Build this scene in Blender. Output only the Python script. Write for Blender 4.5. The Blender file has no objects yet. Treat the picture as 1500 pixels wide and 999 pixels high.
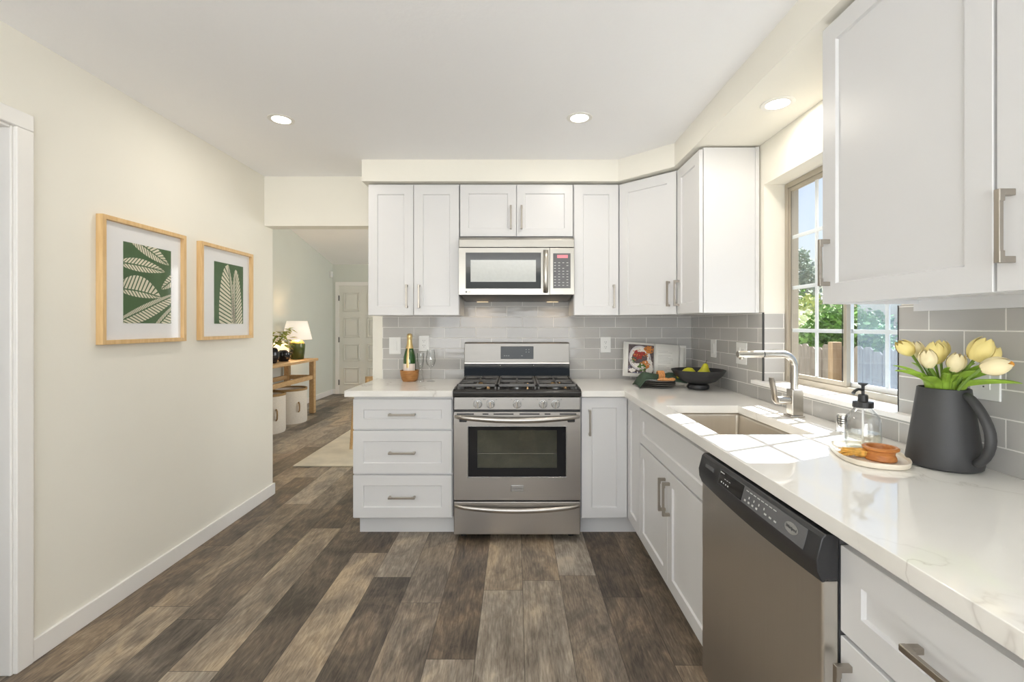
import bpy, bmesh, math, random
from mathutils import Vector, Matrix

S = bpy.context.scene
C = S.collection
PI = math.pi
R = math.radians
random.seed(7)

# ------------------------------------------------------------------ camera, world, sun, exposure
cam = bpy.data.cameras.new('camera')
cam.sensor_width = 36
cam.lens = 16.32
cam.shift_x = -0.004
cam.shift_y = -0.01533
cam.clip_start = 0.02
co = bpy.data.objects.new('camera', cam)
C.objects.link(co)
co.location = (0, 0, 1.29)
co.rotation_euler = (PI / 2, 0, 0)
S.camera = co

S.view_settings.view_transform = 'Standard'
S.view_settings.look = 'None'
S.view_settings.gamma = 1
S.view_settings.use_curve_mapping = False
S.view_settings.exposure = 0.33
S.cycles.diffuse_bounces = 6
S.cycles.transparent_max_bounces = 16
S.cycles.sample_clamp_indirect = 6

W = bpy.data.worlds.new('sky')
S.world = W
W.use_nodes = True
wn = W.node_tree.nodes
wl = W.node_tree.links
sky = wn.new('ShaderNodeTexSky')
sky.sky_type = 'NISHITA'
sky.sun_disc = False
sky.sun_elevation = R(50)
sky.sun_rotation = R(65)
sky.air_density = 1.0
sky.dust_density = 2.5
wl.new(sky.outputs[0], wn['Background'].inputs[0])
wn['Background'].inputs[1].default_value = 0.118


def light(name, kind, loc, energy, col=(1, 1, 1), **kw):
    l = bpy.data.lights.new(name, kind)
    l.energy = energy
    l.color = col
    d = kw.pop('direction', None)
    for k, v in kw.items():
        setattr(l, k, v)
    o = bpy.data.objects.new(name, l)
    C.objects.link(o)
    o.location = loc
    if d:
        o.rotation_euler = Vector(d).to_track_quat('-Z', 'Y').to_euler()
    return o


light('sun', 'SUN', (6, 4, 8), 15.0, (1, 0.97, 0.93), direction=(-0.732, -0.338, -1.0), angle=R(0.4))
# daylight through the glazed patio door behind the camera; then a fill added at an unseen dining room opening
light('patio_daylight', 'AREA', (-0.25, -2.74, 1.17), 146, (0.955, 0.98, 1.0), direction=(0, 1, 2.4),
      shape='RECTANGLE', size=2.9, size_y=2.25)
light('dining_fill', 'AREA', (1.42, 6.2, 1.5), 36, (0.96, 0.98, 1), direction=(-1, 0, 0),
      shape='RECTANGLE', size=2.4, size_y=1.3)
portal = light('window_portal', 'AREA', (1.48, 2.0, 1.5), 1, direction=(-1, 0, 0), shape='RECTANGLE', size=0.86, size_y=1.04)
portal.data.cycles.is_portal = True

# ------------------------------------------------------------------ materials


class NT:
    def __init__(s, name):
        s.m = bpy.data.materials.new(name)
        s.m.use_nodes = True
        s.t = s.m.node_tree
        s.n = s.t.nodes
        s.b = s.n['Principled BSDF']
        s.out = s.n['Material Output']

    def add(s, typ, ins=None, **props):
        nd = s.n.new('ShaderNode' + typ)
        for k, v in props.items():
            setattr(nd, k, v)
        for k, v in (ins or {}).items():
            s.set(nd.inputs[k], v)
        return nd

    def set(s, sock, v):
        if isinstance(v, bpy.types.NodeSocket):
            s.t.links.new(v, sock)
        else:
            sock.default_value = v

    def math(s, op, a, b=0.0, c=0.0):
        nd = s.n.new('ShaderNodeMath')
        nd.operation = op
        s.set(nd.inputs[0], a)
        s.set(nd.inputs[1], b)
        s.set(nd.inputs[2], c)
        return nd.outputs[0]

    def mix(s, f, a, b, mode='MIX'):
        nd = s.n.new('ShaderNodeMix')
        nd.data_type = 'RGBA'
        nd.blend_type = mode
        s.set(nd.inputs[0], f)
        s.set(nd.inputs[6], a)
        s.set(nd.inputs[7], b)
        return nd.outputs[2]

    def ramp(s, f, stops):
        nd = s.n.new('ShaderNodeValToRGB')
        e = nd.color_ramp.elements
        while len(e) < len(stops):
            e.new(0.5)
        for el, (p, c) in zip(e, stops):
            el.position = p
            el.color = (*c, 1) if len(c) == 3 else c
        s.set(nd.inputs[0], f)
        return nd.outputs[0]

    def obj(s):
        return s.add('TexCoord').outputs['Object']

    def map(s, v, scale=(1, 1, 1), loc=(0, 0, 0)):
        return s.add('Mapping', {'Vector': v, 'Scale': scale, 'Location': loc}).outputs[0]

    def bump(s, h, strength=0.2, dist=0.002):
        s.set(s.b.inputs['Normal'], s.add('Bump', {'Height': h, 'Strength': strength, 'Distance': dist}).outputs[0])


def rgb(r, g, b):
    f = lambda c: (c / 255 / 12.92) if c <= 10 else ((c / 255 + 0.055) / 1.055) ** 2.4
    return (f(r), f(g), f(b))


def mat(name, col, rough=0.5, metal=0.0, bump=None, var=None, stretch=(1, 1, 1), coat=0.0, spec=0.5):
    t = NT(name)
    b = t.b
    b.inputs['Base Color'].default_value = (*col, 1)
    b.inputs['Roughness'].default_value = rough
    b.inputs['Metallic'].default_value = metal
    b.inputs['Coat Weight'].default_value = coat
    b.inputs['Specular IOR Level'].default_value = spec
    v = t.map(t.obj(), stretch)
    if var is None:
        var = (6, 0.05)
    nz = t.add('TexNoise', {'Vector': v, 'Scale': var[0], 'Detail': 3.0})
    k = var[1]
    c0 = tuple(max(0, x * (1 - k)) for x in col)
    c1 = tuple(min(1, x * (1 + k)) for x in col)
    t.set(b.inputs['Base Color'], t.ramp(nz.outputs[0], [(0.3, c0), (0.7, c1)]))
    if bump:
        n2 = t.add('TexNoise', {'Vector': v, 'Scale': bump[0], 'Detail': 4.0})
        t.bump(n2.outputs[0], bump[1], bump[2] if len(bump) > 2 else 0.002)
    return t.m


def emit(name, col, strength):
    t = NT(name)
    t.b.inputs['Base Color'].default_value = (*col, 1)
    t.b.inputs['Emission Color'].default_value = (*col, 1)
    t.b.inputs['Emission Strength'].default_value = strength
    return t.m


def glass(name, tint=(1, 1, 1), rough=0.0, refl=1.0, body=0.0, bodycol=(1, 1, 1), ior=1.45, edge=None):
    """thin clear glass: lets light and sun through, reflects by Fresnel, may carry a veil of dust or colour"""
    t = NT(name)
    t.n.remove(t.b)
    tr = t.add('BsdfTransparent', {'Color': (*tint, 1)})
    if edge:
        fe = t.math('POWER', t.add('LayerWeight', {'Blend': 0.5}).outputs['Facing'], 3.0)
        t.set(tr.inputs[0], t.mix(fe, (*tint, 1), (*edge, 1)))
    gl = t.add('BsdfGlossy', {'Roughness': rough, 'Color': (1, 1, 1, 1)})
    fc = t.add('LayerWeight', {'Blend': 0.5}).outputs['Facing']
    f0 = ((ior - 1) / (ior + 1)) ** 2
    f = t.math('MULTIPLY', t.math('MULTIPLY_ADD', t.math('POWER', fc, 5.0), 1 - f0, f0), refl)
    base = tr.outputs[0]
    if body:
        df = t.add('BsdfDiffuse', {'Color': (*bodycol, 1)})
        tl = t.add('BsdfTranslucent', {'Color': (*bodycol, 1)})
        both = t.add('MixShader', {0: 0.5, 1: df.outputs[0], 2: tl.outputs[0]})
        base = t.add('MixShader', {0: body, 1: base, 2: both.outputs[0]}).outputs[0]
    mx = t.add('MixShader', {0: f, 1: base, 2: gl.outputs[0]})
    t.set(t.out.inputs[0], mx.outputs[0])
    return t.m


def brushed(name, col, rough, scale):
    t = NT(name)
    v = t.map(t.obj(), scale)
    nz = t.add('TexNoise', {'Vector': v, 'Scale': 1.0, 'Detail': 3.0})
    t.b.inputs['Metallic'].default_value = 1.0
    t.set(t.b.inputs['Base Color'], t.ramp(nz.outputs[0], [(0.25, tuple(c * 0.975 for c in col)), (0.75, tuple(min(1, c * 1.025) for c in col))]))
    t.set(t.b.inputs['Roughness'], t.math('MULTIPLY_ADD', nz.outputs[0], 0.08, rough - 0.04))
    return t.m


def floor_material():
    t = NT('weathered_plank')
    sep = t.add('SeparateXYZ', {0: t.obj()})
    x, y = sep.outputs[0], sep.outputs[1]
    sx = t.math('DIVIDE', t.math('SUBTRACT', x, 0.032), 0.19)
    row = t.math('FLOOR', sx)
    off = t.add('TexWhiteNoise', {'W': row}, noise_dimensions='1D').outputs['Value']
    sy = t.math('ADD', t.math('DIVIDE', y, 1.22), t.math('MULTIPLY', off, 7.0))
    cell = t.math('FLOOR', sy)
    idv = t.add('CombineXYZ', {0: row, 1: cell, 2: 3.7}).outputs[0]
    wn_ = t.add('TexWhiteNoise', {'Vector': idv}, noise_dimensions='3D')
    r = wn_.outputs['Value']
    r2 = t.add('SeparateColor', {0: wn_.outputs['Color']}).outputs[1]
    gv = t.add('CombineXYZ', {0: t.math('MULTIPLY', x, 15.0), 1: t.math('MULTIPLY', y, 3.4), 2: t.math('MULTIPLY', r, 90.0)}).outputs[0]
    grain = t.add('TexNoise', {'Vector': gv, 'Scale': 1.0, 'Detail': 8.0, 'Roughness': 0.7, 'Distortion': 2.2}).outputs[0]
    fv = t.add('CombineXYZ', {0: t.math('MULTIPLY', x, 150.0), 1: t.math('MULTIPLY', y, 16.0), 2: t.math('MULTIPLY', r, 70.0)}).outputs[0]
    fine = t.add('TexNoise', {'Vector': fv, 'Scale': 1.0, 'Detail': 3.0}).outputs[0]
    bv = t.add('CombineXYZ', {0: t.math('MULTIPLY', x, 4.6), 1: t.math('MULTIPLY', y, 2.4), 2: t.math('MULTIPLY', r2, 50.0)}).outputs[0]
    blotch = t.add('TexNoise', {'Vector': bv, 'Scale': 1.0, 'Detail': 5.0, 'Roughness': 0.62, 'Distortion': 1.3}).outputs[0]
    a = t.math('MULTIPLY_ADD', r, 0.46, -0.20)
    a = t.math('ADD', a, t.math('MULTIPLY_ADD', grain, 0.58, -0.29))
    a = t.math('ADD', a, t.math('MULTIPLY_ADD', fine, 0.5, -0.25))
    a = t.math('ADD', a, t.math('MULTIPLY_ADD', blotch, 0.95, 0.03))
    cool = t.ramp(a, [(0.18, rgb(66, 58, 51)), (0.42, rgb(110, 100, 89)), (0.62, rgb(145, 135, 123)), (0.85, rgb(186, 176, 162))])
    warm = t.ramp(a, [(0.18, rgb(62, 52, 44)), (0.42, rgb(106, 91, 76)), (0.62, rgb(148, 129, 107)), (0.85, rgb(192, 173, 146))])
    wsel = t.math('MULTIPLY_ADD', blotch, 2.6, -1.05)
    wsel = t.add('Clamp', {0: t.math('ADD', wsel, t.math('MULTIPLY_ADD', r2, 0.9, -0.35))}).outputs[0]
    col = t.mix(wsel, cool, warm)
    fx = t.math('FRACT', sx)
    fy = t.math('FRACT', sy)
    ex = t.math('MINIMUM', fx, t.math('SUBTRACT', 1.0, fx))
    ey = t.math('MULTIPLY', t.math('MINIMUM', fy, t.math('SUBTRACT', 1.0, fy)), 6.4)
    gap = t.math('LESS_THAN', t.math('MINIMUM', ex, ey), 0.008)
    col = t.mix(t.math('MULTIPLY', gap, 0.65), col, (*rgb(40, 33, 27), 1))
    t.set(t.b.inputs['Base Color'], col)
    t.set(t.b.inputs['Roughness'], t.math('MULTIPLY_ADD', grain, 0.25, 0.33))
    t.bump(t.math('SUBTRACT', fine, t.math('MULTIPLY', gap, 1.2)), 0.12, 0.002)
    return t.m


def tile_material(name, axis, joint):
    t = NT(name)
    sep = t.add('SeparateXYZ', {0: t.obj()})
    u = t.math('SUBTRACT', sep.outputs[axis], joint - 0.1143)
    v = t.math('SUBTRACT', sep.outputs[2], 1.2745)
    vec = t.add('CombineXYZ', {0: u, 1: v, 2: 0.0}).outputs[0]
    br = t.add('TexBrick', {'Vector': vec, 'Color1': (*rgb(182, 180, 177), 1), 'Color2': (*rgb(192, 190, 187), 1),
                            'Mortar': (*rgb(240, 238, 234), 1), 'Scale': 1.0, 'Mortar Size': 0.0022, 'Mortar Smooth': 0.3,
                            'Bias': 0.0, 'Brick Width': 0.2286, 'Row Height': 0.0775})
    br.offset = 0.5
    br.offset_frequency = 2
    t.set(t.b.inputs['Base Color'], br.outputs['Color'])
    fac = br.outputs['Fac']
    t.b.inputs['Specular IOR Level'].default_value = 0.3
    t.set(t.b.inputs['Roughness'], t.math('MULTIPLY_ADD', fac, 0.55, 0.07))
    nz = t.add('TexNoise', {'Vector': t.map(vec, (3, 9, 1)), 'Scale': 2.0, 'Detail': 1.0}).outputs[0]
    t.bump(t.math('SUBTRACT', t.math('MULTIPLY', nz, 0.6), fac), 0.55, 0.0018)
    return t.m


def quartz_material():
    t = NT('veined_quartz')
    o = t.obj()
    w = t.add('TexNoise', {'Vector': o, 'Scale': 2.2, 'Detail': 5.0, 'Distortion': 0.8})
    ov = t.add('VectorMath', {0: o, 1: t.add('VectorMath', {0: w.outputs['Color'], 1: (0.55, 0.55, 0.55)}, operation='MULTIPLY').outputs[0]}, operation='ADD').outputs[0]
    vz = t.add('TexNoise', {'Vector': t.map(ov, (2.6, 1.1, 1)), 'Scale': 1.4, 'Detail': 4.0}).outputs[0]
    d = t.math('ABSOLUTE', t.math('SUBTRACT', vz, 0.5))
    vein = t.ramp(d, [(0.0, (1, 1, 1)), (0.006, (0.25, 0.25, 0.25)), (0.02, (0, 0, 0))])
    msk = t.ramp(t.add('TexNoise', {'Vector': o, 'Scale': 1.7, 'Detail': 2.0}).outputs[0], [(0.45, (0, 0, 0)), (0.62, (1, 1, 1))])
    f = t.math('MULTIPLY', t.math('MULTIPLY', vein, msk), 0.45)
    cl = t.ramp(w.outputs[0], [(0.3, rgb(238, 236, 231)), (0.7, rgb(246, 244, 240))])
    t.set(t.b.inputs['Base Color'], t.mix(f, cl, (*rgb(150, 140, 128), 1)))
    t.b.inputs['Roughness'].default_value = 0.05
    t.b.inputs['Specular IOR Level'].default_value = 0.65
    return t.m


def wood_material(name, c0, c1, stretch, rough=0.5):
    t = NT(name)
    v = t.map(t.obj(), stretch)
    nz = t.add('TexNoise', {'Vector': v, 'Scale': 3.0, 'Detail': 5.0, 'Distortion': 1.2}).outputs[0]
    t.set(t.b.inputs['Base Color'], t.ramp(nz, [(0.3, c0), (0.7, c1)]))
    t.b.inputs['Roughness'].default_value = rough
    t.bump(nz, 0.08, 0.002)
    return t.m


M = {}
M['cabinet'] = mat('white_cabinet_paint', rgb(222, 222, 223), 0.32, var=(3, 0.01))
M['cabinet_inside'] = mat('cabinet_shadow_gap', rgb(205, 202, 196), 0.6)
M['wall'] = mat('cream_wall_paint', rgb(241, 238, 228), 0.75, bump=(35, 0.12, 0.004), var=(3, 0.01))
M['ceiling'] = mat('ceiling_paint', rgb(249, 249, 250), 0.85, bump=(45, 0.18, 0.004), var=(3, 0.01))
M['trim'] = mat('white_trim_paint', rgb(243, 241, 238), 0.4, var=(3, 0.01))
M['dining_wall'] = mat('pale_grey_wall_paint', rgb(220, 224, 217), 0.8, var=(3, 0.01))
M['dining_door'] = mat('dining_door_paint', rgb(232, 231, 224), 0.5, var=(3, 0.01))
M['hall_wall'] = mat('hall_wall_paint', rgb(222, 214, 203), 0.8)
M['floor'] = floor_material()
M['tile_back'] = tile_material('grey_gloss_tile_back', 0, 0.046)
M['tile_right'] = tile_material('grey_gloss_tile_right', 1, 1.4528)
M['tile_reveal'] = tile_material('grey_gloss_tile_reveal', 0, 1.40)
M['quartz'] = quartz_material()
M['steel'] = brushed('brushed_steel', (0.48, 0.455, 0.425), 0.30, (2, 2, 700))
M['darkened_steel'] = brushed('darkened_panel_steel', (0.30, 0.285, 0.265), 0.42, (2, 2, 700))  # same range steel, darkened to hold back the bright daylight reflection
M['mw_steel'] = brushed('microwave_steel', (0.45, 0.43, 0.39), 0.32, (2, 2, 700))
M['steel_v'] = brushed('brushed_steel_door', (0.64, 0.61, 0.565), 0.32, (2, 500, 2))
M['sink_steel'] = brushed('sink_steel', (0.66, 0.61, 0.54), 0.36, (60, 4, 4))
M['nickel'] = brushed('brushed_nickel', (0.43, 0.395, 0.35), 0.32, (60, 60, 60))
M['faucet'] = brushed('faucet_nickel', (0.60, 0.565, 0.51), 0.24, (60, 60, 60))
M['chrome'] = mat('polished_chrome', (0.86, 0.86, 0.85), 0.07, 1.0, var=(3, 0.01))
M['knob_steel'] = mat('satin_knob_metal', (0.50, 0.50, 0.49), 0.26, 1.0, var=(3, 0.02))
M['black_gloss'] = mat('black_gloss', (0.012, 0.012, 0.013), 0.07, var=(3, 0.02), spec=0.35)
M['black_enamel'] = mat('black_enamel', (0.03, 0.028, 0.026), 0.16, var=(3, 0.05))
M['cast_iron'] = mat('cast_iron', (0.13, 0.125, 0.12), 0.36, bump=(160, 0.15), var=(20, 0.2))
M['black_plastic'] = mat('black_plastic', (0.028, 0.028, 0.03), 0.32, bump=(300, 0.06), var=(5, 0.1))
M['matte_black'] = mat('matte_black', (0.03, 0.03, 0.03), 0.45, var=(5, 0.1))
M['dark_grey'] = mat('dark_grey_plastic', (0.10, 0.10, 0.105), 0.3, var=(5, 0.05))
M['oven_inside'] = mat('oven_interior', (0.17, 0.17, 0.14), 0.5, var=(9, 0.25))
M['mw_glare_screen'] = mat('glare_mesh_screen', (0.60, 0.62, 0.61), 0.10, var=(60, 0.03))  # mesh screen lightened to imitate the rear window's reflection
M['mw_glass'] = mat('smoked_glass', (0.065, 0.068, 0.07), 0.05, var=(3, 0.02))
M['smoke_grey'] = mat('grey_display', (0.11, 0.12, 0.13), 0.3, var=(3, 0.05), spec=0.2)
M['panel_grey'] = mat('satin_grey_panel', (0.12, 0.12, 0.125), 0.25, var=(5, 0.06))
M['mark'] = mat('light_grey_print', (0.55, 0.55, 0.55), 0.5)
M['dark_mark'] = mat('dark_print', (0.09, 0.09, 0.09), 0.5)
M['brass_glint'] = mat('brass_burner_glint', (0.85, 0.52, 0.24), 0.25, 1.0)  # brass tone also carries the cooktop lights' gold reflection
M['red_display'] = emit('red_display', (0.75, 0.22, 0.26), 0.35)
M['plate_white'] = mat('white_switch_plastic', rgb(240, 240, 238), 0.35, var=(3, 0.01))
M['frame_wood'] = wood_material('pale_frame_wood', rgb(214, 176, 122), rgb(230, 197, 146), (14, 14, 1.5), 0.45)
M['mat_board'] = mat('white_mat_board', rgb(238, 238, 240), 0.8, var=(3, 0.01))
M['print_green'] = mat('leaf_green_print', rgb(64, 98, 56), 0.7, var=(9, 0.08))
M['print_cream'] = mat('cream_print', rgb(226, 220, 200), 0.7, var=(9, 0.05))
M['print_glass'] = glass('picture_glass', (1, 1, 1), 0.08, 0.8)
M['window_glass'] = glass('window_glass', (0.97, 0.985, 0.99), 0.0, 1.0)
M['screen'] = glass('insect_screen', (0.80, 0.87, 0.95), 0.0, 0.0, 0.10, (0.62, 0.72, 0.85))
M['aluminium'] = mat('window_aluminium', rgb(186, 178, 163), 0.4, 0.35, var=(4, 0.03))
M['white_alu'] = mat('white_window_bars', rgb(238, 240, 242), 0.4, var=(4, 0.01))
M['dark_gasket'] = mat('dark_gasket', (0.05, 0.05, 0.05), 0.5)
M['can_trim'] = mat('downlight_trim', rgb(240, 238, 232), 0.5, var=(3, 0.01))
M['can_lens'] = emit('downlight_lens', (1.0, 0.93, 0.82), 9.0)
M['charcoal'] = mat('charcoal_ceramic', (0.048, 0.048, 0.05), 0.5, bump=(120, 0.05), var=(12, 0.08))
M['petal'] = mat('yellow_petal', rgb(248, 228, 150), 0.5, var=(30, 0.08), stretch=(1, 1, 0.4))
M['petal_pale'] = mat('pale_yellow_petal', rgb(251, 235, 190), 0.5, var=(30, 0.07), stretch=(1, 1, 0.4))
M['petal_tip'] = mat('orange_petal_tip', rgb(232, 160, 62), 0.5)
M['leaf'] = mat('tulip_leaf', rgb(146, 180, 66), 0.42, var=(25, 0.3), stretch=(1, 1, 0.3))
M['stem'] = mat('tulip_stem', rgb(126, 158, 72), 0.5, var=(25, 0.12))
M['clear_glass'] = glass('clear_glass', (0.98, 0.98, 0.98), 0.0, 1.3, 0.0, edge=(0.5, 0.52, 0.52))
M['thin_glass'] = glass('thin_wine_glass', (0.975, 0.98, 0.98), 0.0, 1.3, 0.0, edge=(0.45, 0.46, 0.46))
M['soap'] = glass('pale_soap', (0.985, 0.98, 0.93), 0.0, 0.6, 0.12, (0.95, 0.94, 0.88))
M['stone_tray'] = mat('cream_stone', rgb(236, 226, 208), 0.45, bump=(80, 0.06), var=(14, 0.05))
M['brush_wood'] = wood_material('orange_brush_wood', rgb(176, 105, 48), rgb(206, 140, 78), (10, 10, 30), 0.42)
M['bristle'] = mat('straw_bristle', rgb(220, 170, 82), 0.8, bump=(200, 0.4), var=(80, 0.25), stretch=(1, 1, 0.1))
M['bowl_wood'] = wood_material('acacia_bowl_wood', rgb(148, 96, 48), rgb(190, 138, 80), (4, 4, 26), 0.45)
M['bottle_green'] = mat('dark_green_bottle_glass', (0.022, 0.085, 0.014), 0.05, coat=0.5)
M['gold_foil'] = mat('gold_foil', (0.84, 0.63, 0.30), 0.33, 0.75, bump=(90, 0.3), var=(30, 0.1))
M['paper_label'] = mat('pale_bottle_label', rgb(232, 218, 208), 0.6)
M['paper'] = mat('book_paper', rgb(240, 238, 232), 0.75, var=(3, 0.01))
M['book_cover'] = mat('white_book_cover', rgb(228, 226, 222), 0.5)
M['food_plate'] = mat('printed_plate_grey', rgb(205, 200, 202), 0.6, var=(40, 0.1))
M['food_cloth'] = mat('printed_blue_cloth', rgb(120, 128, 160), 0.6, var=(70, 0.5))
M['food_table'] = mat('printed_dark_table', rgb(98, 84, 84), 0.6, var=(60, 0.4))
M['food_red'] = mat('printed_red_berries', rgb(160, 50, 42), 0.6, var=(120, 0.4))
M['food_orange'] = mat('printed_orange_fruit', rgb(206, 130, 62), 0.6, var=(90, 0.3))
M['food_green'] = mat('printed_green_herbs', rgb(82, 112, 52), 0.6, var=(120, 0.4))
M['food_cream'] = mat('printed_cream', rgb(232, 226, 218), 0.6, var=(60, 0.1))
M['plate_dark'] = mat('dark_stoneware', (0.022, 0.021, 0.022), 0.3, var=(14, 0.1))
M['rim_highlight'] = mat('plate_rim_highlight', (0.42, 0.39, 0.36), 0.25, var=(14, 0.1))  # pale ring that paints a highlight along each plate rim
M['napkin'] = mat('green_linen', rgb(64, 82, 66), 0.9, bump=(260, 0.3), var=(30, 0.2))
M['rattan'] = mat('woven_rattan', rgb(224, 160, 100), 0.65, bump=(220, 0.5), var=(160, 0.3))
M['pear'] = mat('pear_skin', rgb(190, 186, 40), 0.45, bump=(120, 0.06), var=(18, 0.15))
M['pear_stem'] = mat('pear_stem_brown', (0.06, 0.04, 0.02), 0.8)
M['black_bowl'] = mat('black_bowl_wood', (0.026, 0.026, 0.028), 0.42, var=(14, 0.15), stretch=(1, 1, 6))
M['oak'] = wood_material('pale_oak', rgb(190, 152, 104), rgb(214, 180, 134), (20, 3, 20), 0.55)
M['lamp_green'] = mat('green_glazed_ceramic', (0.042, 0.062, 0.018), 0.1, var=(9, 0.4), stretch=(1, 1, 0.3))
M['lamp_tan'] = mat('tan_glaze', rgb(208, 160, 86), 0.4)
M['black_glaze'] = mat('black_glaze', (0.012, 0.011, 0.014), 0.1)
M['basket'] = mat('white_woven_basket', rgb(228, 220, 208), 0.85, bump=(90, 0.5), var=(50, 0.06), stretch=(1, 1, 3))
M['basket_tan'] = mat('tan_basket_rim', rgb(160, 130, 88), 0.85, bump=(120, 0.5))
M['plant'] = mat('house_plant_leaf', rgb(166, 170, 66), 0.5, var=(16, 0.3))
M['rug'] = mat('cream_rug', rgb(222, 212, 192), 0.95, bump=(200, 0.4), var=(5, 0.1))
M['fence'] = wood_material('weathered_fence', rgb(126, 117, 110), rgb(164, 155, 146), (6, 6, 0.6), 0.9)
M['post'] = wood_material('tan_fence_post', rgb(168, 142, 114), rgb(188, 164, 136), (6, 6, 0.6), 0.9)
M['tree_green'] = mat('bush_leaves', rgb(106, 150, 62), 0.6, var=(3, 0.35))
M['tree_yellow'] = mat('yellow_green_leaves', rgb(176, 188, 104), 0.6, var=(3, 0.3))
M['tree_haze'] = mat('hazy_leaves', rgb(160, 176, 164), 0.7, var=(2, 0.25))  # haze of distance mixed into the leaf colour
M['tree_sunlit'] = mat('sunlit_leaves', rgb(214, 220, 190), 0.7, var=(3, 0.2))  # pale colour stands for sunlight on green leaves
M['bark'] = mat('tree_bark', rgb(112, 92, 74), 0.9, bump=(40, 0.5))
M['ground'] = mat('dry_yard_ground', rgb(134, 122, 104), 0.95, var=(3, 0.2))
M['house_wall'] = mat('outside_stucco', rgb(220, 214, 204), 0.9)
shade_t = NT('linen_lamp_shade')
shade_t.b.inputs['Base Color'].default_value = (0.93, 0.88, 0.80, 1)
shade_t.b.inputs['Roughness'].default_value = 0.9
shade_t.b.inputs['Emission Color'].default_value = (1.0, 0.86, 0.72, 1)
shade_t.b.inputs['Emission Strength'].default_value = 0.38
M['shade'] = shade_t.m

# ------------------------------------------------------------------ mesh helpers
ORI = {}


def vv(*a):
    return Vector(a)


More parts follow.
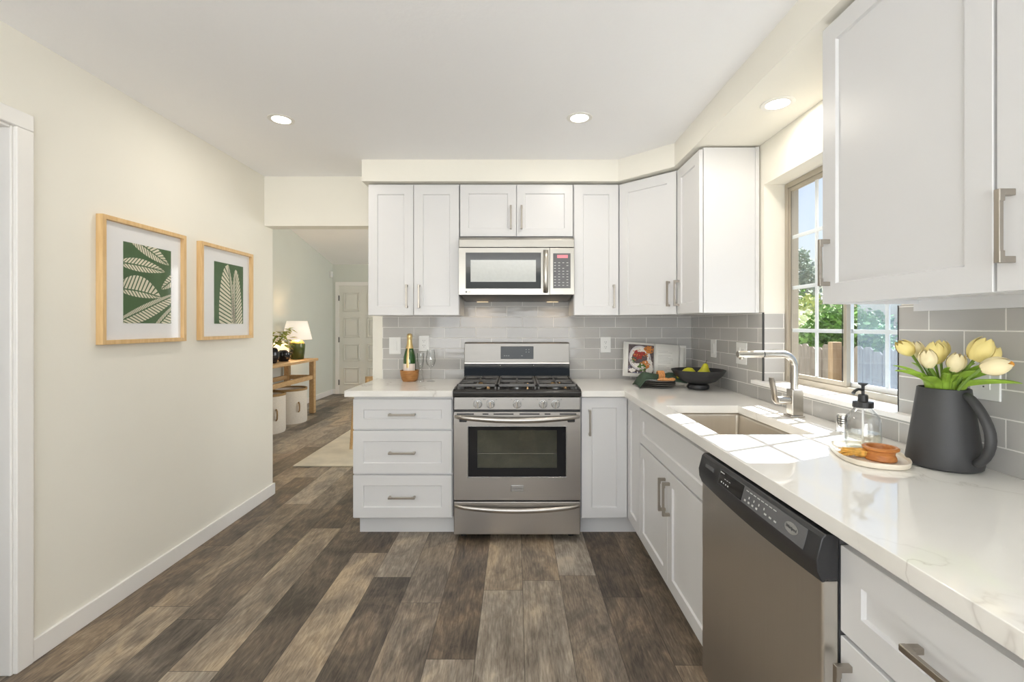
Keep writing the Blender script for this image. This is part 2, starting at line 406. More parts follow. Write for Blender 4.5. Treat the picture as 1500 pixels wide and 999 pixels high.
class MB:
    def __init__(s):
        s.bm = bmesh.new()

    def face(s, pts):
        return s.bm.faces.new([s.bm.verts.new(Vector(p)) for p in pts])

    def box(s, x0, x1, y0, y1, z0, z1):
        return s.obox(((x0 + x1) / 2, (y0 + y1) / 2, (z0 + z1) / 2), (1, 0, 0), (0, 1, 0), (0, 0, 1), abs(x1 - x0), abs(y1 - y0), abs(z1 - z0))

    def obox(s, c, ax, ay, az, sx, sy, sz):
        c, ax, ay, az = Vector(c), Vector(ax) * sx / 2, Vector(ay) * sy / 2, Vector(az) * sz / 2
        v = [s.bm.verts.new(c + ax * i + ay * j + az * k) for k in (-1, 1) for j in (-1, 1) for i in (-1, 1)]
        for q in ((0, 2, 3, 1), (4, 5, 7, 6), (0, 1, 5, 4), (2, 6, 7, 3), (0, 4, 6, 2), (1, 3, 7, 5)):
            s.bm.faces.new([v[i] for i in q])
        return s

    def prism(s, poly, h0, h1, axis='z'):
        f = {'z': lambda a, b, h: (a, b, h), 'y': lambda a, b, h: (a, h, b), 'x': lambda a, b, h: (h, a, b)}[axis]
        lo = [s.bm.verts.new(f(a, b, h0)) for a, b in poly]
        hi = [s.bm.verts.new(f(a, b, h1)) for a, b in poly]
        n = len(poly)
        s.bm.faces.new(lo[::-1])
        s.bm.faces.new(hi)
        for i in range(n):
            s.bm.faces.new([lo[i], lo[(i + 1) % n], hi[(i + 1) % n], hi[i]])
        return s

    def lathe(s, prof, c=(0, 0, 0), seg=32, lobes=0, amp=0.0):
        c = Vector(c)
        rings = []
        for r, z in prof:
            if r < 1e-6:
                rings.append([s.bm.verts.new(c + vv(0, 0, z))])
            else:
                rg = []
                for i in range(seg):
                    a = 2 * PI * i / seg
                    rr = r * (1 + amp * math.cos(lobes * a)) if lobes else r
                    rg.append(s.bm.verts.new(c + vv(rr * math.cos(a), rr * math.sin(a), z)))
                rings.append(rg)
        for a, b in zip(rings, rings[1:]):
            if len(a) == 1 and len(b) == 1:
                continue
            for i in range(seg):
                j = (i + 1) % seg
                if len(a) == 1:
                    s.bm.faces.new([a[0], b[j], b[i]])
                elif len(b) == 1:
                    s.bm.faces.new([a[i], a[j], b[0]])
                else:
                    s.bm.faces.new([a[i], a[j], b[j], b[i]])
        return s

    def tube(s, pts, r, seg=12, caps=True, flat=(1, 1), up=None):
        pts = [Vector(p) for p in pts]
        n = len(pts)
        rs = r if isinstance(r, (list, tuple)) else [r] * n
        t0 = (pts[1] - pts[0]).normalized()
        ref = Vector(up) if up else (vv(0, 0, 1) if abs(t0.z) < 0.9 else vv(1, 0, 0))
        nrm = (ref - t0 * ref.dot(t0)).normalized()
        rings = []
        for i in range(n):
            t = (pts[min(i + 1, n - 1)] - pts[max(i - 1, 0)]).normalized()
            nrm = (nrm - t * nrm.dot(t)).normalized()
            bi = t.cross(nrm)
            rings.append([s.bm.verts.new(pts[i] + nrm * (rs[i] * flat[0] * math.cos(2 * PI * k / seg)) + bi * (rs[i] * flat[1] * math.sin(2 * PI * k / seg))) for k in range(seg)])
        for a, b in zip(rings, rings[1:]):
            for k in range(seg):
                m = (k + 1) % seg
                s.bm.faces.new([a[k], a[m], b[m], b[k]])
        if caps:
            s.bm.faces.new(rings[0][::-1])
            s.bm.faces.new(rings[-1])
        return s

    def cyl(s, p0, p1, r0, r1=None, seg=24):
        return s.tube([p0, p1], [r0, r0 if r1 is None else r1], seg)

    def ball(s, c, r, seg=20, rings=12):
        r = r if isinstance(r, (tuple, list)) else (r, r, r)
        c = Vector(c)
        prof = [(math.sin(PI * i / rings), -math.cos(PI * i / rings)) for i in range(rings + 1)]
        before = len(s.bm.verts)
        s.lathe([(max(0, a) if 0 < i < rings else 0, b) for i, (a, b) in enumerate(prof)], (0, 0, 0), seg)
        s.bm.verts.ensure_lookup_table()
        for v in s.bm.verts[before:]:
            v.co = vv(v.co.x * r[0], v.co.y * r[1], v.co.z * r[2]) + c
        return s

    def grid(s, fn, nu, nv, wrap=False):
        vs = [[s.bm.verts.new(Vector(fn(i / nu, j / nv))) for j in range(nv + 1)] for i in range(nu + 1)]
        for i in range(nu):
            for j in range(nv):
                s.bm.faces.new([vs[i][j], vs[i + 1][j], vs[i + 1][j + 1], vs[i][j + 1]])
        return s

    def cells(s, xs, ys, skip, z0, z1):
        for i in range(len(xs) - 1):
            for j in range(len(ys) - 1):
                if not skip(0.5 * (xs[i] + xs[i + 1]), 0.5 * (ys[j] + ys[j + 1])):
                    s.face([(xs[i], ys[j], z1), (xs[i + 1], ys[j], z1), (xs[i + 1], ys[j + 1], z1), (xs[i], ys[j + 1], z1)])
        bmesh.ops.remove_doubles(s.bm, verts=s.bm.verts[:], dist=1e-5)
        r = bmesh.ops.extrude_face_region(s.bm, geom=s.bm.faces[:])
        for g in r['geom']:
            if isinstance(g, bmesh.types.BMVert):
                g.co.z = z0
        return s

    def xform(s, m):
        bmesh.ops.transform(s.bm, matrix=m, verts=s.bm.verts[:])
        return s

    def build(s, name, m, parent=None, bevel=0.0, smooth=True, solid=0.0, sub=0, seg=2, angle=35):
        if len(s.bm.faces):
            bmesh.ops.recalc_face_normals(s.bm, faces=s.bm.faces[:])
        off = ORI.get(parent.name, Vector()) if parent else Vector()
        if off.length > 0:
            bmesh.ops.translate(s.bm, vec=-off, verts=s.bm.verts[:])
        me = bpy.data.meshes.new(name)
        s.bm.to_mesh(me)
        s.bm.free()
        o = bpy.data.objects.new(name, me)
        C.objects.link(o)
        me.materials.append(m)
        if smooth:
            me.polygons.foreach_set('use_smooth', [True] * len(me.polygons))
            if not sub:
                me.set_sharp_from_angle(angle=R(angle))
        if parent:
            o.parent = parent
            ORI[o.name] = off
        if solid:
            md = o.modifiers.new('thickness', 'SOLIDIFY')
            md.thickness = solid
            md.offset = 0
        if bevel:
            md = o.modifiers.new('edge', 'BEVEL')
            md.width = bevel
            md.segments = seg
            md.limit_method = 'ANGLE'
            md.angle_limit = R(40)
            md.harden_normals = True
        if sub:
            md = o.modifiers.new('round', 'SUBSURF')
            md.levels = sub
            md.render_levels = sub
        return o


def thing(name, label, cat, loc=(0, 0, 0), group=None):
    o = bpy.data.objects.new(name, None)
    o.empty_display_size = 0.05
    C.objects.link(o)
    o.location = loc
    ORI[o.name] = Vector(loc)
    return tag(o, label, cat, group)


def tag(o, label, cat, group=None):
    o['label'] = label
    o['category'] = cat
    if group:
        o['group'] = group
    return o


def struct(o, label=None):
    o['kind'] = 'structure'
    return o


def text(s, size, name, m, parent, mw, depth=0.0004, align='CENTER'):
    cu = bpy.data.curves.new(name, 'FONT')
    cu.body = s
    cu.size = size
    cu.extrude = depth
    cu.align_x = align
    cu.align_y = 'CENTER'
    to = bpy.data.objects.new('tmp_text', cu)
    C.objects.link(to)
    bpy.context.view_layer.update()
    me = bpy.data.meshes.new_from_object(to.evaluated_get(bpy.context.evaluated_depsgraph_get()))
    bpy.data.objects.remove(to)
    me.transform(mw)
    if parent:
        me.transform(Matrix.Translation(-ORI.get(parent.name, Vector())))
    o = bpy.data.objects.new(name, me)
    C.objects.link(o)
    me.materials.clear()
    me.materials.append(m)
    if parent:
        o.parent = parent
        ORI[o.name] = ORI.get(parent.name, Vector())
    return o


def basis(o, u, v, n):
    m = Matrix.Identity(4)
    for i, a in enumerate((u, v, n)):
        for j in range(3):
            m[j][i] = a[j]
    m.translation = Vector(o)
    return m


Z = vv(0, 0, 1)
RUN_BACK = (vv(1, 0, 0), vv(0, -1, 0))
RUN_RIGHT = (vv(0, -1, 0), vv(-1, 0, 0))
q2 = math.sqrt(0.5)
RUN_DIAG = (vv(q2, -q2, 0), vv(-q2, -q2, 0))


def shaker(o, run, w, h, t=0.02, stile=0.058, rec=0.008):
    """a framed door: front ring, recessed flat panel with a small step, sides and back"""
    u, n = run
    o = Vector(o)
    mb = MB()
    P = lambda a, b, c: mb.bm.verts.new(o + u * a + Z * b + n * c)
    rect = lambda i, c: [P(i, i, c), P(w - i, i, c), P(w - i, h - i, c), P(i, h - i, c)]
    e = 0.0015
    loops = [rect(0, -t), rect(0, -e), rect(e, 0), rect(stile, 0), rect(stile + 0.004, -rec)]
    mb.bm.faces.new(loops[0][::-1])
    for a, b in zip(loops, loops[1:]):
        for i in range(4):
            j = (i + 1) % 4
            mb.bm.faces.new([a[i], a[j], b[j], b[i]])
    mb.bm.faces.new(loops[-1])
    return mb


def pull(o, run, a, b, L, vertical):
    """flat bar pull on two posts"""
    u, n = run
    o = Vector(o)
    d = Z if vertical else u
    e = u if vertical else Z
    c = o + u * a + Z * b
    mb = MB()
    mb.obox(c + n * 0.0285, d, e, n, L, 0.011, 0.009)
    for sgn in (-1, 1):
        mb.obox(c + d * sgn * (L / 2 - 0.0065) + n * 0.013, d, e, n, 0.013, 0.0115, 0.026)
        mb.obox(c + d * sgn * (L / 2 - 0.012) + n * 0.027, d, e, n, 0.024, 0.0125, 0.011)
    return mb


def add_door(root, o, run, w, h, handle=None, stile=0.058, name='door', m=None):
    d = shaker(o, run, w, h, stile=stile).build(name, m or M['cabinet'], root, angle=20)
    if handle:
        a, b, L, vert = handle
        pull(o, run, a, b, L, vert).build('handle', M['nickel'], d, bevel=0.0012)
    return d


# ------------------------------------------------------------------ room shell
CEIL = 2.39
CT = 0.897          # worktop height
XL, XR, YB, YR = -1.86, 1.30, 3.43, -2.6

struct(MB().box(-3.7, 1.6, -2.9, 8.95, -0.12, 0.0).build('floor', M['floor'], smooth=False))
struct(MB().box(-2.0, 1.5, -2.75, 3.546, CEIL, CEIL + 0.1).build('ceiling', M['ceiling'], smooth=False))

w = MB()
w.box(XL - 0.12, XL, YR, 0.80, 0, CEIL)
w.box(XL - 0.12, XL, 1.714, 3.547, 0, CEIL)
w.box(XL - 0.12, XL, 0.80, 1.714, 2.027, CEIL)
struct(w.build('wall_left', M['wall'], smooth=False))
w = MB()
w.box(-1.059, 1.47, YB, 3.547, 0, 3.9)
w.box(XL, -1.059, YB, 3.547, 2.024, 3.9)
w.box(-3.6, XL, 3.45, 3.547, CEIL, 3.9)
struct(w.build('wall_back', M['wall'], smooth=False))
w = MB()
WY0, WY1, WZ0, WZ1 = 1.567, 2.435, 0.978, 2.027
w.box(XR, 1.47, YR, WY0, 0, CEIL)
w.box(XR, 1.47, WY1, YB, 0, CEIL)
w.box(XR, 1.47, WY0, WY1, 0, WZ0)
w.box(XR, 1.47, WY0, WY1, WZ1, CEIL)
struct(w.build('wall_right', M['wall'], smooth=False))
w = MB()
w.box(-2.0, -1.72, YR - 0.12, YR, 0, CEIL)
w.box(1.22, 1.47, YR - 0.12, YR, 0, CEIL)
w.box(-1.72, 1.22, YR - 0.12, YR, 2.3, CEIL)
struct(w.build('wall_rear', M['wall'], smooth=False))

# soffit above the wall cabinets, with its diagonal corner
SZ = 2.247
poly = [(-1.0 - 0.024, 3.08), (0.678, 3.08), (0.955, 2.80), (0.955, YR), (XR, YR), (XR, YB), (-1.024, YB)]
struct(MB().prism(poly, SZ, CEIL).build('wall_soffit', M['wall'], smooth=False))

# baseboards, door casing
b = MB()
b.box(XL, XL + 0.014, 1.776, 3.56, 0, 0.085)
b.box(XL - 0.12, XL + 0.014, 3.547, 3.561, 0, 0.085)
struct(b.build('baseboard_left', M['trim'], bevel=0.003))
c = MB()
for (ya, yb) in ((1.714, 1.776), (0.738, 0.80)):
    c.box(XL, XL + 0.017, ya, yb, 0, 2.027)
c.box(XL, XL + 0.017, 0.738, 1.776, 2.027, 2.089)
c.box(XL - 0.125, XL + 0.004, 1.704, 1.715, 0, 2.027)
c.box(XL - 0.125, XL + 0.004, 0.799, 0.81, 0, 2.027)
c.box(XL - 0.125, XL + 0.004, 0.81, 1.704, 2.016, 2.028)
struct(c.build('trim_1', M['trim'], bevel=0.004))
# hall beyond the left doorway
h = MB()
h.box(-3.3, -3.2, -0.4, 3.45, 0, CEIL)
h.box(-3.2, XL - 0.12, -0.5, -0.4, 0, CEIL)
h.box(-3.2, XL - 0.12, 3.44, 3.546, 0, CEIL)
struct(h.build('wall_hall', M['hall_wall'], smooth=False))
struct(MB().box(-3.3, -2.0, -0.5, 3.45, CEIL, CEIL + 0.1).build('ceiling_hall', M['ceiling'], smooth=False))

# tiled splashback
t = MB()
t.box(-0.985, XR, YB - 0.008, YB, CT, 1.62)
struct(t.build('wall_splashback_back', M['tile_back'], smooth=False))
t = MB()
t.box(XR - 0.008, XR, 2.435, YB - 0.008, CT, 1.357)
t.box(XR - 0.008, XR, WY0, WY1, CT, WZ0)
t.box(XR - 0.008, XR, -0.35, WY0, CT, 1.357)
struct(t.build('wall_splashback_right', M['tile_right'], smooth=False))
t = MB()
t.box(XR, 1.405, WY1 - 0.006, WY1 + 0.001, WZ0, 1.352)
t.box(XR, 1.405, WY0 - 0.001, WY0 + 0.006, WZ0, 1.352)
struct(t.build('wall_splashback_reveal', M['tile_reveal'], smooth=False))
t = MB()
t.box(XR - 0.0095, XR - 0.0005, WY1 - 0.004, WY1, 0.998, 1.357)
t.box(XR - 0.0095, XR - 0.0005, WY0, WY0 + 0.004, 0.998, 1.357)
struct(t.build('trim_2', M['dark_gasket'], smooth=False))
struct(MB().box(1.262, 1.41, 1.462, 2.50, 0.978, 0.998).build('trim_3', M['trim'], bevel=0.003))
# cut notch of the sill: only the part in front of the wall runs past the opening (hidden inside the wall otherwise)

# ------------------------------------------------------------------ window
wroot = bpy.data.objects.new('window_1', None)
C.objects.link(wroot)
wroot['kind'] = 'structure'
ORI['window_1'] = Vector()
FX0, FX1 = 1.408, 1.466


def rect_frame(mb, x0, x1, y0, y1, z0, z1, t):
    mb.box(x0, x1, y0, y0 + t, z0, z1)
    mb.box(x0, x1, y1 - t, y1, z0, z1)
    mb.box(x0, x1, y0 + t, y1 - t, z0, z0 + t)
    mb.box(x0, x1, y0 + t, y1 - t, z1 - t, z1)
    return mb


rect_frame(MB(), FX0, FX1, WY0 + 0.001, WY1 - 0.001, 0.999, WZ1 - 0.001, 0.026).build('frame', M['aluminium'], wroot, bevel=0.002)
midY = 2.0
for (ya, yb, xs, gl) in ((midY - 0.012, WY1 - 0.027, 1.424, 'left'), (WY0 + 0.027, midY + 0.018, 1.446, 'right')):
    sash = rect_frame(MB(), xs - 0.009, xs + 0.009, ya, yb, 1.025, WZ1 - 0.027, 0.02).build('sash', M['aluminium'] if gl == 'left' else M['white_alu'], wroot, bevel=0.0015)
    g = MB()
    ym = 0.5 * (ya + yb)
    g.box(xs - 0.003, xs + 0.003, ym - 0.009, ym + 0.009, 1.045, WZ1 - 0.047)
    for zz in (1.264, 1.482, 1.742):
        g.box(xs - 0.0031, xs + 0.0031, ya + 0.02, yb - 0.02, zz - 0.009, zz + 0.009)
    g.build('muntin', M['white_alu'], sash)
    MB().box(xs - 0.0055, xs - 0.0045, ya + 0.018, yb - 0.018, 1.043, WZ1 - 0.045).build('pane', M['window_glass'], sash, smooth=False)
k = MB()
k.box(1.4145, 1.4150, midY + 0.010, midY + 0.0145, 1.045, WZ1 - 0.047)
k.box(1.4145, 1.4150, WY1 - 0.050, WY1 - 0.046, 1.045, WZ1 - 0.047)
k.build('gasket', M['dark_gasket'], wroot)
MB().box(1.4615, 1.4620, WY0 + 0.027, midY - 0.012, 1.026, WZ1 - 0.028).build('screen', M['screen'], wroot, smooth=False)

# ------------------------------------------------------------------ dining room beyond
DX, DY = -3.45, 8.73
w = MB().box(DX - 0.1, DX, 3.547, DY + 0.1, 0, 3.9)
struct(w.build('wall_dining_left', M['dining_wall'], smooth=False))
w = MB().box(DX, 1.45, DY, DY + 0.1, 0, 3.9)
struct(w.build('wall_dining_far', M['dining_wall'], smooth=False))
w = MB()
w.box(1.30, 1.42, 3.547, 5.0, 0, 3.9)
w.box(1.30, 1.42, 7.4, DY, 0, 3.9)
w.box(1.30, 1.42, 5.0, 7.4, 0, 0.85)
w.box(1.30, 1.42, 5.0, 7.4, 2.15, 3.9)
struct(w.build('wall_dining_right', M['dining_wall'], smooth=False))
w = MB()
sl = [(3.40, 2.435 + 0.2 * (DY - 3.40)), (DY + 0.1, 2.415), (DY + 0.1, 2.535), (3.40, 2.555 + 0.2 * (DY - 3.40))]
w.prism(sl, DX - 0.1, 1.45, 'x')
struct(w.build('ceiling_dining', M['ceiling'], smooth=False))
b = MB()
b.box(DX, DX + 0.014, 3.56, DY, 0, 0.09)
b.box(DX + 0.014, -3.40, DY - 0.014, DY, 0, 0.09)
b.box(-2.32, 1.30, DY - 0.014, DY, 0, 0.09)
struct(b.build('baseboard_dining', M['trim'], bevel=0.003))
c = MB()
c.box(-3.395, -3.325, DY - 0.02, DY, 0, 2.035)
c.box(-2.395, -2.325, DY - 0.02, DY, 0, 2.035)
c.box(-3.395, -2.325, DY - 0.02, DY, 2.035, 2.105)
struct(c.build('trim_4', M['trim'], bevel=0.004))
droot = bpy.data.objects.new('door_1', None)
C.objects.link(droot)
droot['kind'] = 'structure'
ORI['door_1'] = Vector()
MB().box(-3.325, -2.395, DY - 0.012, DY - 0.0005, 0.006, 2.035).build('slab', M['dining_door'], droot)
for cx in (-3.085, -2.635):
    for (za, zb) in ((0.18, 0.50), (0.62, 0.94), (1.06, 1.44), (1.55, 1.91)):
        p = MB()
        rect_frame(MB(), 0, 1, 0, 1, 0, 1, 0.1).bm.free()
        x0, x1 = cx - 0.15, cx + 0.15
        for (a0, a1, b0, b1) in ((x0, x0 + 0.02, za, zb), (x1 - 0.02, x1, za, zb), (x0, x1, za, za + 0.02), (x0, x1, zb - 0.02, zb)):
            p.box(a0, a1, DY - 0.034, DY - 0.012, b0, b1)
        p.box(x0 + 0.045, x1 - 0.045, DY - 0.030, DY - 0.012, za + 0.045, zb - 0.045)
        p.build('panel', M['dining_door'], droot, bevel=0.004)
for zz in (0.22, 1.02, 1.80):
    MB().box(-3.333, -3.316, DY - 0.026, DY - 0.012, zz - 0.05, zz + 0.05).build('hinge', M['dark_grey'], droot)
MB().cyl((-2.47, DY - 0.014, 1.0), (-2.47, DY - 0.07, 1.0), 0.027).build('knob', M['nickel'], droot)

sen = thing('motion_sensor', 'small white wall sensor high in the far corner of the dining room', 'sensor', (DX + 0.03, 8.60, 2.24))
MB().box(DX + 0.001, DX + 0.045, 8.56, 8.64, 2.18, 2.29).build('housing', M['plate_white'], sen, bevel=0.008)
MB().ball((DX + 0.046, 8.60, 2.215), (0.008, 0.025, 0.02)).build('lens', M['mat_board'], sen)

tag(MB().box(-2.035, 0.4, 4.23, 7.4, 0.0005, 0.012).build('area_rug', M['rug'], bevel=0.004),
    'cream area rug lying on the dining room floor beyond the drawer cabinet', 'rug')

# console table against the dining wall
tb = thing('console_table', 'light oak console table against the pale dining room wall', 'table', (-3.18, 6.2, 0))
TX0, TX1, TY0, TY1 = -3.42, -2.95, 5.2, 6.93
MB().box(TX0, TX1, TY0, TY1, 0.765, 0.80).build('tabletop', M['oak'], tb, bevel=0.004)
for lx in (TX0 + 0.05, TX1 - 0.05):
    for ly in (TY0 + 0.1, TY1 - 0.09):
        MB().box(lx - 0.035, lx + 0.035, ly - 0.035, ly + 0.035, 0, 0.765).build('leg', M['oak'], tb, bevel=0.004)
for lx in (TX0 + 0.05, TX1 - 0.05):
    MB().box(lx - 0.02, lx + 0.02, TY0 + 0.135, TY1 - 0.125, 0.50, 0.56).build('side_rail', M['oak'], tb, bevel=0.003)
for ly in (TY0 + 0.1, TY1 - 0.09):
    MB().box(TX0 + 0.085, TX1 - 0.085, ly - 0.02, ly + 0.02, 0.50, 0.56).build('end_rail', M['oak'], tb, bevel=0.003)

lp = thing('table_lamp', 'lit table lamp with green glazed body and white tapered shade', 'lamp', (-3.18, 6.74, 0.80))
lc = (-3.18, 6.74, 0.80)
MB().lathe([(0, 0), (0.085, 0), (0.092, 0.01), (0.105, 0.12), (0.11, 0.20), (0.106, 0.225), (0.09, 0.232), (0, 0.232)], lc).build('body', M['lamp_green'], lp)
MB().lathe([(0, 0.232), (0.097, 0.232), (0.088, 0.25), (0.055, 0.272), (0.03, 0.28), (0.02, 0.33), (0, 0.33)], lc).build('neck', M['lamp_tan'], lp)
MB().lathe([(0.20, 0.285), (0.135, 0.55)], lc, 40).build('lamp_shade', M['shade'], lp, solid=0.004)
MB().ball((-3.18, 6.74, 1.20), 0.03).build('bulb', emit('lamp_bulb', (1, 0.8, 0.55), 6.0), lp)
tag(MB().tube([(-3.437, 6.45, 0.795), (-3.437, 6.38, 0.6), (-3.437, 6.27, 0.45), (-3.437, 6.25, 0.1)], 0.004, 8).build('power_cord', M['matte_black']),
    'thin black lamp cord hanging down the wall behind the console table', 'cord')
light('lamp_light', 'POINT', (-3.18, 6.74, 1.16), 15.0, (1, 0.66, 0.36), shadow_soft_size=0.04)

v = thing('jar', 'small shiny black lobed jar in front of the lamp', 'jar', (-3.17, 6.33, 0.80))
MB().lathe([(0, 0), (0.055, 0), (0.075, 0.03), (0.088, 0.08), (0.078, 0.125), (0.05, 0.148), (0.045, 0.15), (0.04, 0.14), (0, 0.13)], (-3.17, 6.33, 0.80), 48, 8, 0.04).build('body', M['black_glaze'], v)
for sgn in (-1, 1):
    ang = 0.45
    d = vv(math.cos(ang), math.sin(ang), 0) * sgn
    c0 = vv(-3.17, 6.33, 0.80)
    MB().tube([c0 + d * 0.07 + Z * 0.125, c0 + d * 0.098 + Z * 0.135, c0 + d * 0.108 + Z * 0.115, c0 + d * 0.086 + Z * 0.09], 0.007, 8).build('lug', M['black_glaze'], v)

pl = thing('potted_plant', 'leafy green plant in a round black pot on the console table', 'plant', (-3.17, 5.99, 0.80))
MB().lathe([(0, 0), (0.07, 0), (0.10, 0.06), (0.105, 0.12), (0.08, 0.19), (0.06, 0.20), (0.05, 0.19), (0, 0.18)], (-3.17, 5.99, 0.80)).build('pot', M['black_glaze'], pl)
f = MB()
rr = random.Random(3)
for i in range(70):
    a = rr.uniform(0, 2 * PI)
    e = rr.uniform(0.0, 1.0)
    c0 = vv(-3.12, 6.02, 1.12) + vv(math.cos(a) * 0.19 * e, math.sin(a) * 0.22 * e, rr.uniform(-0.10, 0.13))
    d = vv(math.cos(a), math.sin(a), rr.uniform(-0.5, 0.5)).normalized()
    sd = d.cross(Z).normalized()
    L, wd = rr.uniform(0.07, 0.11), 0.03
    f.face([c0, c0 + d * L * 0.5 + sd * wd, c0 + d * L + Z * -0.02])
    f.face([c0, c0 + d * L + Z * -0.02, c0 + d * L * 0.5 - sd * wd])
f.build('foliage', M['plant'], pl, solid=0.002)
st = MB()
for i in range(6):
    a = i * 1.05
    st.tube([(-3.17, 5.99, 0.98), (-3.15 + 0.05 * math.cos(a), 6.0 + 0.05 * math.sin(a), 1.05), (-3.12 + 0.1 * math.cos(a), 6.02 + 0.1 * math.sin(a), 1.14)], 0.005, 6)
st.build('stem', M['stem'], pl)

for (bx, by, bh, br, lab) in ((-3.01, 5.62, 0.47, 0.20, 'shorter white woven storage basket, the one nearer the kitchen'),
                              (-3.03, 6.21, 0.455, 0.215, 'larger white woven storage basket under the console beside the table leg')):
    bk = thing('storage_basket', lab, 'basket', (bx, by, 0), 'white baskets under the console table')
    MB().lathe([(0, 0), (br * 0.97, 0), (br, 0.02), (br, bh - 0.02), (br - 0.012, bh - 0.02), (br - 0.014, 0.03), (0, 0.02)], (bx, by, 0), 40).build('body', M['basket'], bk)
    MB().lathe([(br + 0.003, bh - 0.028), (br + 0.003, bh), (br - 0.012, bh), (br - 0.012, bh - 0.028), (br + 0.003, bh - 0.028)], (bx, by, 0), 40).build('rim', M['basket_tan'], bk)
    a = R(-35)
    d = vv(math.cos(a), math.sin(a), 0)
    s_ = vv(-math.sin(a), math.cos(a), 0)
    c0 = vv(bx, by, 0) + d * (br + 0.003)
    MB().tube([c0 + Z * (bh * 0.62) , c0 + d * 0.02 + Z * (bh * 0.58), c0 + d * 0.024 + Z * (bh * 0.48), c0 + d * 0.02 + Z * (bh * 0.38), c0 + Z * (bh * 0.34)], 0.009, 8).build('handle', M['basket_tan'], bk)

# wooden dining chair mostly hidden behind the drawer cabinet
ch = thing('dining_chair', 'light wooden dining chair on the rug, mostly hidden behind the drawer cabinet', 'chair', (-1.48, 5.0, 0.012))
chx, chy = -1.48, 5.0
MB().box(chx - 0.21, chx + 0.21, chy - 0.21, chy + 0.21, 0.43, 0.465).build('seat', M['oak'], ch, bevel=0.012)
for sx in (-1, 1):
    MB().tube([(chx + sx * 0.225, chy - 0.21, 0.012), (chx + sx * 0.215, chy - 0.19, 0.25), (chx + sx * 0.20, chy - 0.18, 0.45)], [0.014, 0.017, 0.02], 10).build('leg', M['oak'], ch)
    MB().tube([(chx + sx * 0.205, chy + 0.23, 0.012), (chx + sx * 0.195, chy + 0.19, 0.43), (chx + sx * 0.19, chy + 0.21, 0.69)], [0.014, 0.02, 0.017], 10).build('leg', M['oak'], ch)
MB().grid(lambda a, b_: (chx + (a - 0.5) * 0.42, chy + 0.20 + 0.05 * math.sin(a * PI), 0.59 + 0.125 * b_), 10, 2).build('backrest', M['oak'], ch, solid=0.022)

# ------------------------------------------------------------------ outside the window
struct(MB().box(1.5, 40, -15, 40, -0.55, -0.45).build('ground_yard', M['ground'], smooth=False))
fe = thing('wooden_fence', 'weathered grey board fence across the yard outside the window', 'fence', (4.0, 6, -0.45))
fb = MB()
rr = random.Random(11)
y = 1.5
while y < 13:
    wd = 0.135
    hh = 1.02 + rr.uniform(-0.025, 0.025)
    x = 4.0 + rr.uniform(-0.006, 0.006)
    fb.prism([(y, -0.44), (y + wd, -0.44), (y + wd, hh - 0.03), (y + wd - 0.03, hh), (y + 0.03, hh), (y, hh - 0.03)], x, x + 0.018, 'x')
    y += wd + 0.008
fb.build('boards', M['fence'], fe)
for zz in (-0.1, 0.7):
    MB().box(4.03, 4.07, 1.5, 13, zz - 0.045, zz + 0.045).build('rail', M['fence'], fe)
for yy in (3.4, 5.72, 8.4):
    MB().box(3.87, 3.985, yy - 0.045, yy + 0.045, -0.44, 1.085).build('post', M['post'] , fe, bevel=0.008)


def tree(name, label, cat, loc, trunk_h, blobs, n, leaf, m, seed):
    t_ = thing(name, label, cat, loc, 'greenery beyond the yard fence')
    rr = random.Random(seed)
    L = Vector(loc)
    fo = MB()
    wsum = [b[3] * b[3] for b in blobs]
    for i in range(n):
        bx, by, bz, br = rr.choices(blobs, wsum)[0]
        while True:
            d = vv(rr.uniform(-1, 1), rr.uniform(-1, 1), rr.uniform(-1, 1))
            if 0.25 < d.length < 1:
                break
        p = L + vv(bx, by, bz) + d * br * (0.75 + 0.3 * rr.random())
        a = vv(rr.uniform(-1, 1), rr.uniform(-1, 1), rr.uniform(-0.7, 0.7)).normalized()
        s_ = a.cross(vv(rr.uniform(-1, 1), rr.uniform(-1, 1), rr.uniform(-1, 1))).normalized()
        l_ = leaf * rr.uniform(0.7, 1.4)
        fo.face([p - a * l_ * 0.5, p + s_ * l_ * 0.28, p + a * l_ * 0.5, p - s_ * l_ * 0.28])
    fo.build('foliage', m, t_, smooth=False)
    tk = MB().tube([L, L + Z * trunk_h * 0.6, L + vv(0.05, 0.04, trunk_h)], [trunk_h * 0.045 + 0.02, trunk_h * 0.035 + 0.015, 0.02], 10)
    for (bx, by, bz, br) in blobs:
        tk.tube([L + Z * trunk_h * 0.55, L + vv(bx * 0.6, by * 0.6, (bz + trunk_h * 0.55) * 0.5), L + vv(bx, by, bz)], [0.03, 0.02, 0.01], 6)
    tk.build('trunk', M['bark'], t_)


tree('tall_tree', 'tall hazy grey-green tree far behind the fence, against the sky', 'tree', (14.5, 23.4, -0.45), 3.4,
     [(0, 0, 3.3, 1.0), (0.2, -0.3, 4.3, 0.8), (-0.1, 0.2, 5.1, 0.6), (0.1, 0, 2.3, 1.1)], 2600, 0.2, M['tree_haze'], 1)
tree('garden_shrub', 'round yellow-green shrub rising above the fence in the left sash', 'shrub', (7.0, 11.25, -0.45), 1.4,
     [(0, 0, 2.0, 0.55), (0.1, 0.35, 1.5, 0.55), (0.0, -0.3, 1.6, 0.5)], 2200, 0.11, M['tree_yellow'], 2)
tree('sunlit_shrub', 'shrub behind the fence top with sunlight painted into its pale leaves', 'shrub', (5.0, 8.15, -0.45), 1.1,
     [(0, 0, 1.75, 0.34), (0.1, 0.5, 1.6, 0.36), (0.15, -0.4, 1.55, 0.3), (0, 0.9, 1.5, 0.3)], 2600, 0.07, M['tree_sunlit'], 3)
